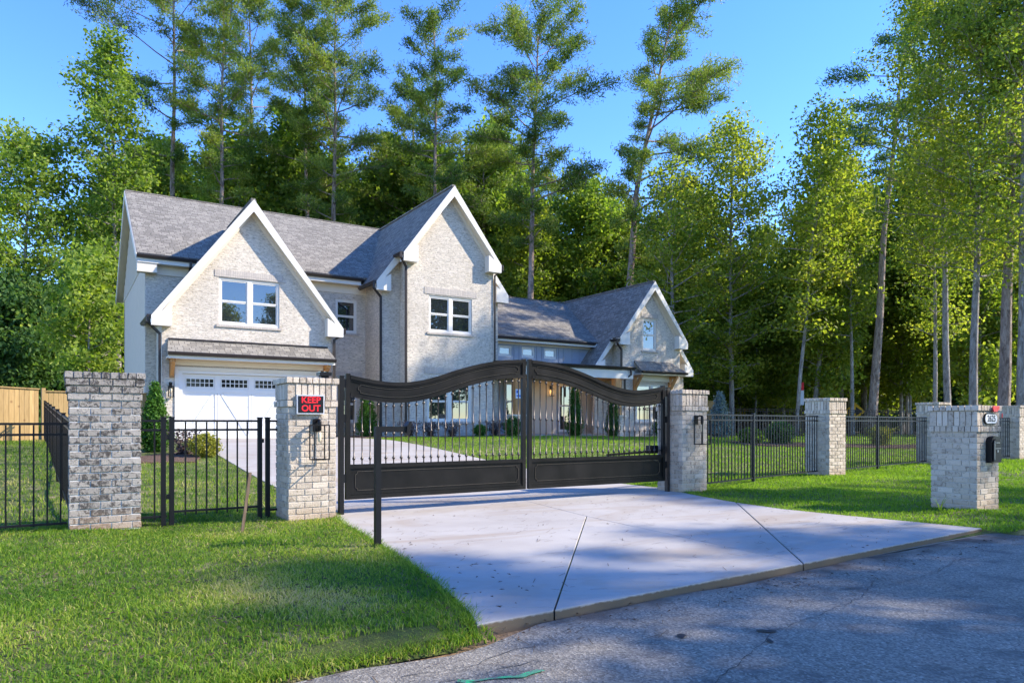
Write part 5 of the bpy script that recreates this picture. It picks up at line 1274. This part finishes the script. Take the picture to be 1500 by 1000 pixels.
shrub('arborvitae', 'bright green cone shaped arborvitae at the left corner of the garage', 1.95, 19.6, .85, 1.62, 'shrub_green', 2600, .032, 'cone', group='cone shaped arborvitae', cat='arborvitae')
shrub('arborvitae', 'tall green arborvitae seen through the left gate leaf, by the recessed wall', 10.25, 27.0, .85, 2.05, 'shrub_green', 2200, .035, 'cone', group='cone shaped arborvitae', cat='arborvitae')
shrub('arborvitae', 'dark slim arborvitae by the porch wall seen through the right gate leaf', 19.3, 25.3, .85, 2.3, 'shrub_green', 2200, .035, 'cone', group='cone shaped arborvitae', cat='arborvitae', tint0=.2)
shrub('arborvitae', 'narrow brownish arborvitae in front of the right porch pedestal', 21.4, 25.2, .7, 2.2, 'leaf_dark', 1800, .035, 'cone', group='cone shaped arborvitae', cat='arborvitae', tint0=.3)
for (x, y, lab) in ((2.45, 18.6, 'purple leaved shrub left of the yellow shrub near the garage'), (0.9, 18.8, 'purple leaved shrub left of the bright arborvitae by the garage'), (13.3, 25.6, 'purple leaved shrub under the ground floor window seen through the gate'), (15.3, 25.6, 'purple leaved shrub at the right corner of the middle gable wall'), (11.4, 25.5, 'purple leaved shrub right of the tall arborvitae seen through the gate'), (12.3, 25.5, 'low purple shrub at the left downspout of the middle gable')):
    shrub('purple_shrub', lab, x, y, .8, .55, 'shrub_purple', 260, .03, 'spray', group='purple leaved bed shrubs')
shrub('yellow_shrub', 'small bright yellow green shrub at the edge of the drive near the garage', 2.85, 18.0, .62, .48, 'shrub_yellow', 700, .028, 'ball')
shrub('round_shrub', 'low green shrub beneath the ground floor window seen through the gate', 14.5, 25.4, .5, .42, 'shrub_green', 500, .03, 'ball')
shrub('round_shrub', 'clipped round green shrub beside the left porch pedestal', 15.9, 25.1, .75, .75, 'shrub_green', 900, .03, 'ball', tint0=.35)
shrub('round_shrub', 'small clipped dark green ball under the right gable window', 24.9, 25.6, .85, .85, 'shrub_green', 900, .03, 'ball', tint0=.15)
shrub('blue_spruce', 'pale blue spruce behind the fence right of the gate pillar', 28.1, 24.8, 1.35, 2.2, 'shrub_blue', 1800, .05, 'cone')
shrub('round_shrub', 'dark rounded shrub in the far mulch bed seen through the right fence', 24.6, 18.6, .85, .8, 'leaf_dark', 1200, .05, 'ball')
shrub('round_shrub', 'brown green shrub at the left end of the far mulch bed', 23.2, 18.9, .8, .5, 'leaf_mid', 800, .05, 'ball', tint0=.2)
for (x, y, lab) in ((29, 17.0, 'yellow green shrub at the middle of the far mulch bed'), (33.5, 15.8, 'yellow green shrub in the far mulch bed behind the lawn pillar'), (37, 15.0, 'yellow green shrub at the right end of the far mulch bed')):
    shrub('yellow_shrub', lab, x, y, 1.0, .7, 'shrub_yellow', 500, .05, 'spray')
# tall weeds in the turf
def weed(X_, Y_, h_, lab, n=9):
    mb = MB(); rd = random.Random(int(X_*100))
    for i in range(n):
        a = rd.uniform(0, 6.28); L = h_*rd.uniform(.6, 1.1); q = rd.uniform(.3, .8)*L; w_ = .006
        pts = [(math.cos(a)*q*t**1.6, math.sin(a)*q*t**1.6, L*(t-.35*t*t*(q/L)*1.4)) for t in (0, .35, .7, 1)]
        s_ = Vector((-math.sin(a), math.cos(a), 0))
        vs = []
        for j, p in enumerate(pts): ww = w_*(1-j/3.3); vs += [tuple(Vector(p)-s_*ww), tuple(Vector(p)+s_*ww)]
        mb.add(vs, [(2*j, 2*j+1, 2*j+3, 2*j+2) for j in range(3)])
    me = mb.mesh('weed', 'lawn_blade'); at = me.attributes.new('tint', 'FLOAT', 'POINT'); at.data.foreach_set('value', [.75]*len(me.vertices))
    o_ = link('grass_weed', me, None, (X_, Y_, g(X_, Y_))); o_['label'] = lab; o_['category'] = 'weed'
weed(9.95, 5.0, .30, 'tall arching grass weed at the foot of the mailbox column', 12)
weed(9.9, 8.3, .32, 'tall arching grass weed at the foot of the far gate pillar', 10)
weed(12.0, 8.4, .36, 'long grass weed along the fence left of the plain lawn pillar', 7)
weed(11.4, 7.0, .2, 'short grass weed in the verge between the pillars', 6)
weed(0.35, 4.9, .16, 'tuft of taller weed blades in the near left verge', 8)
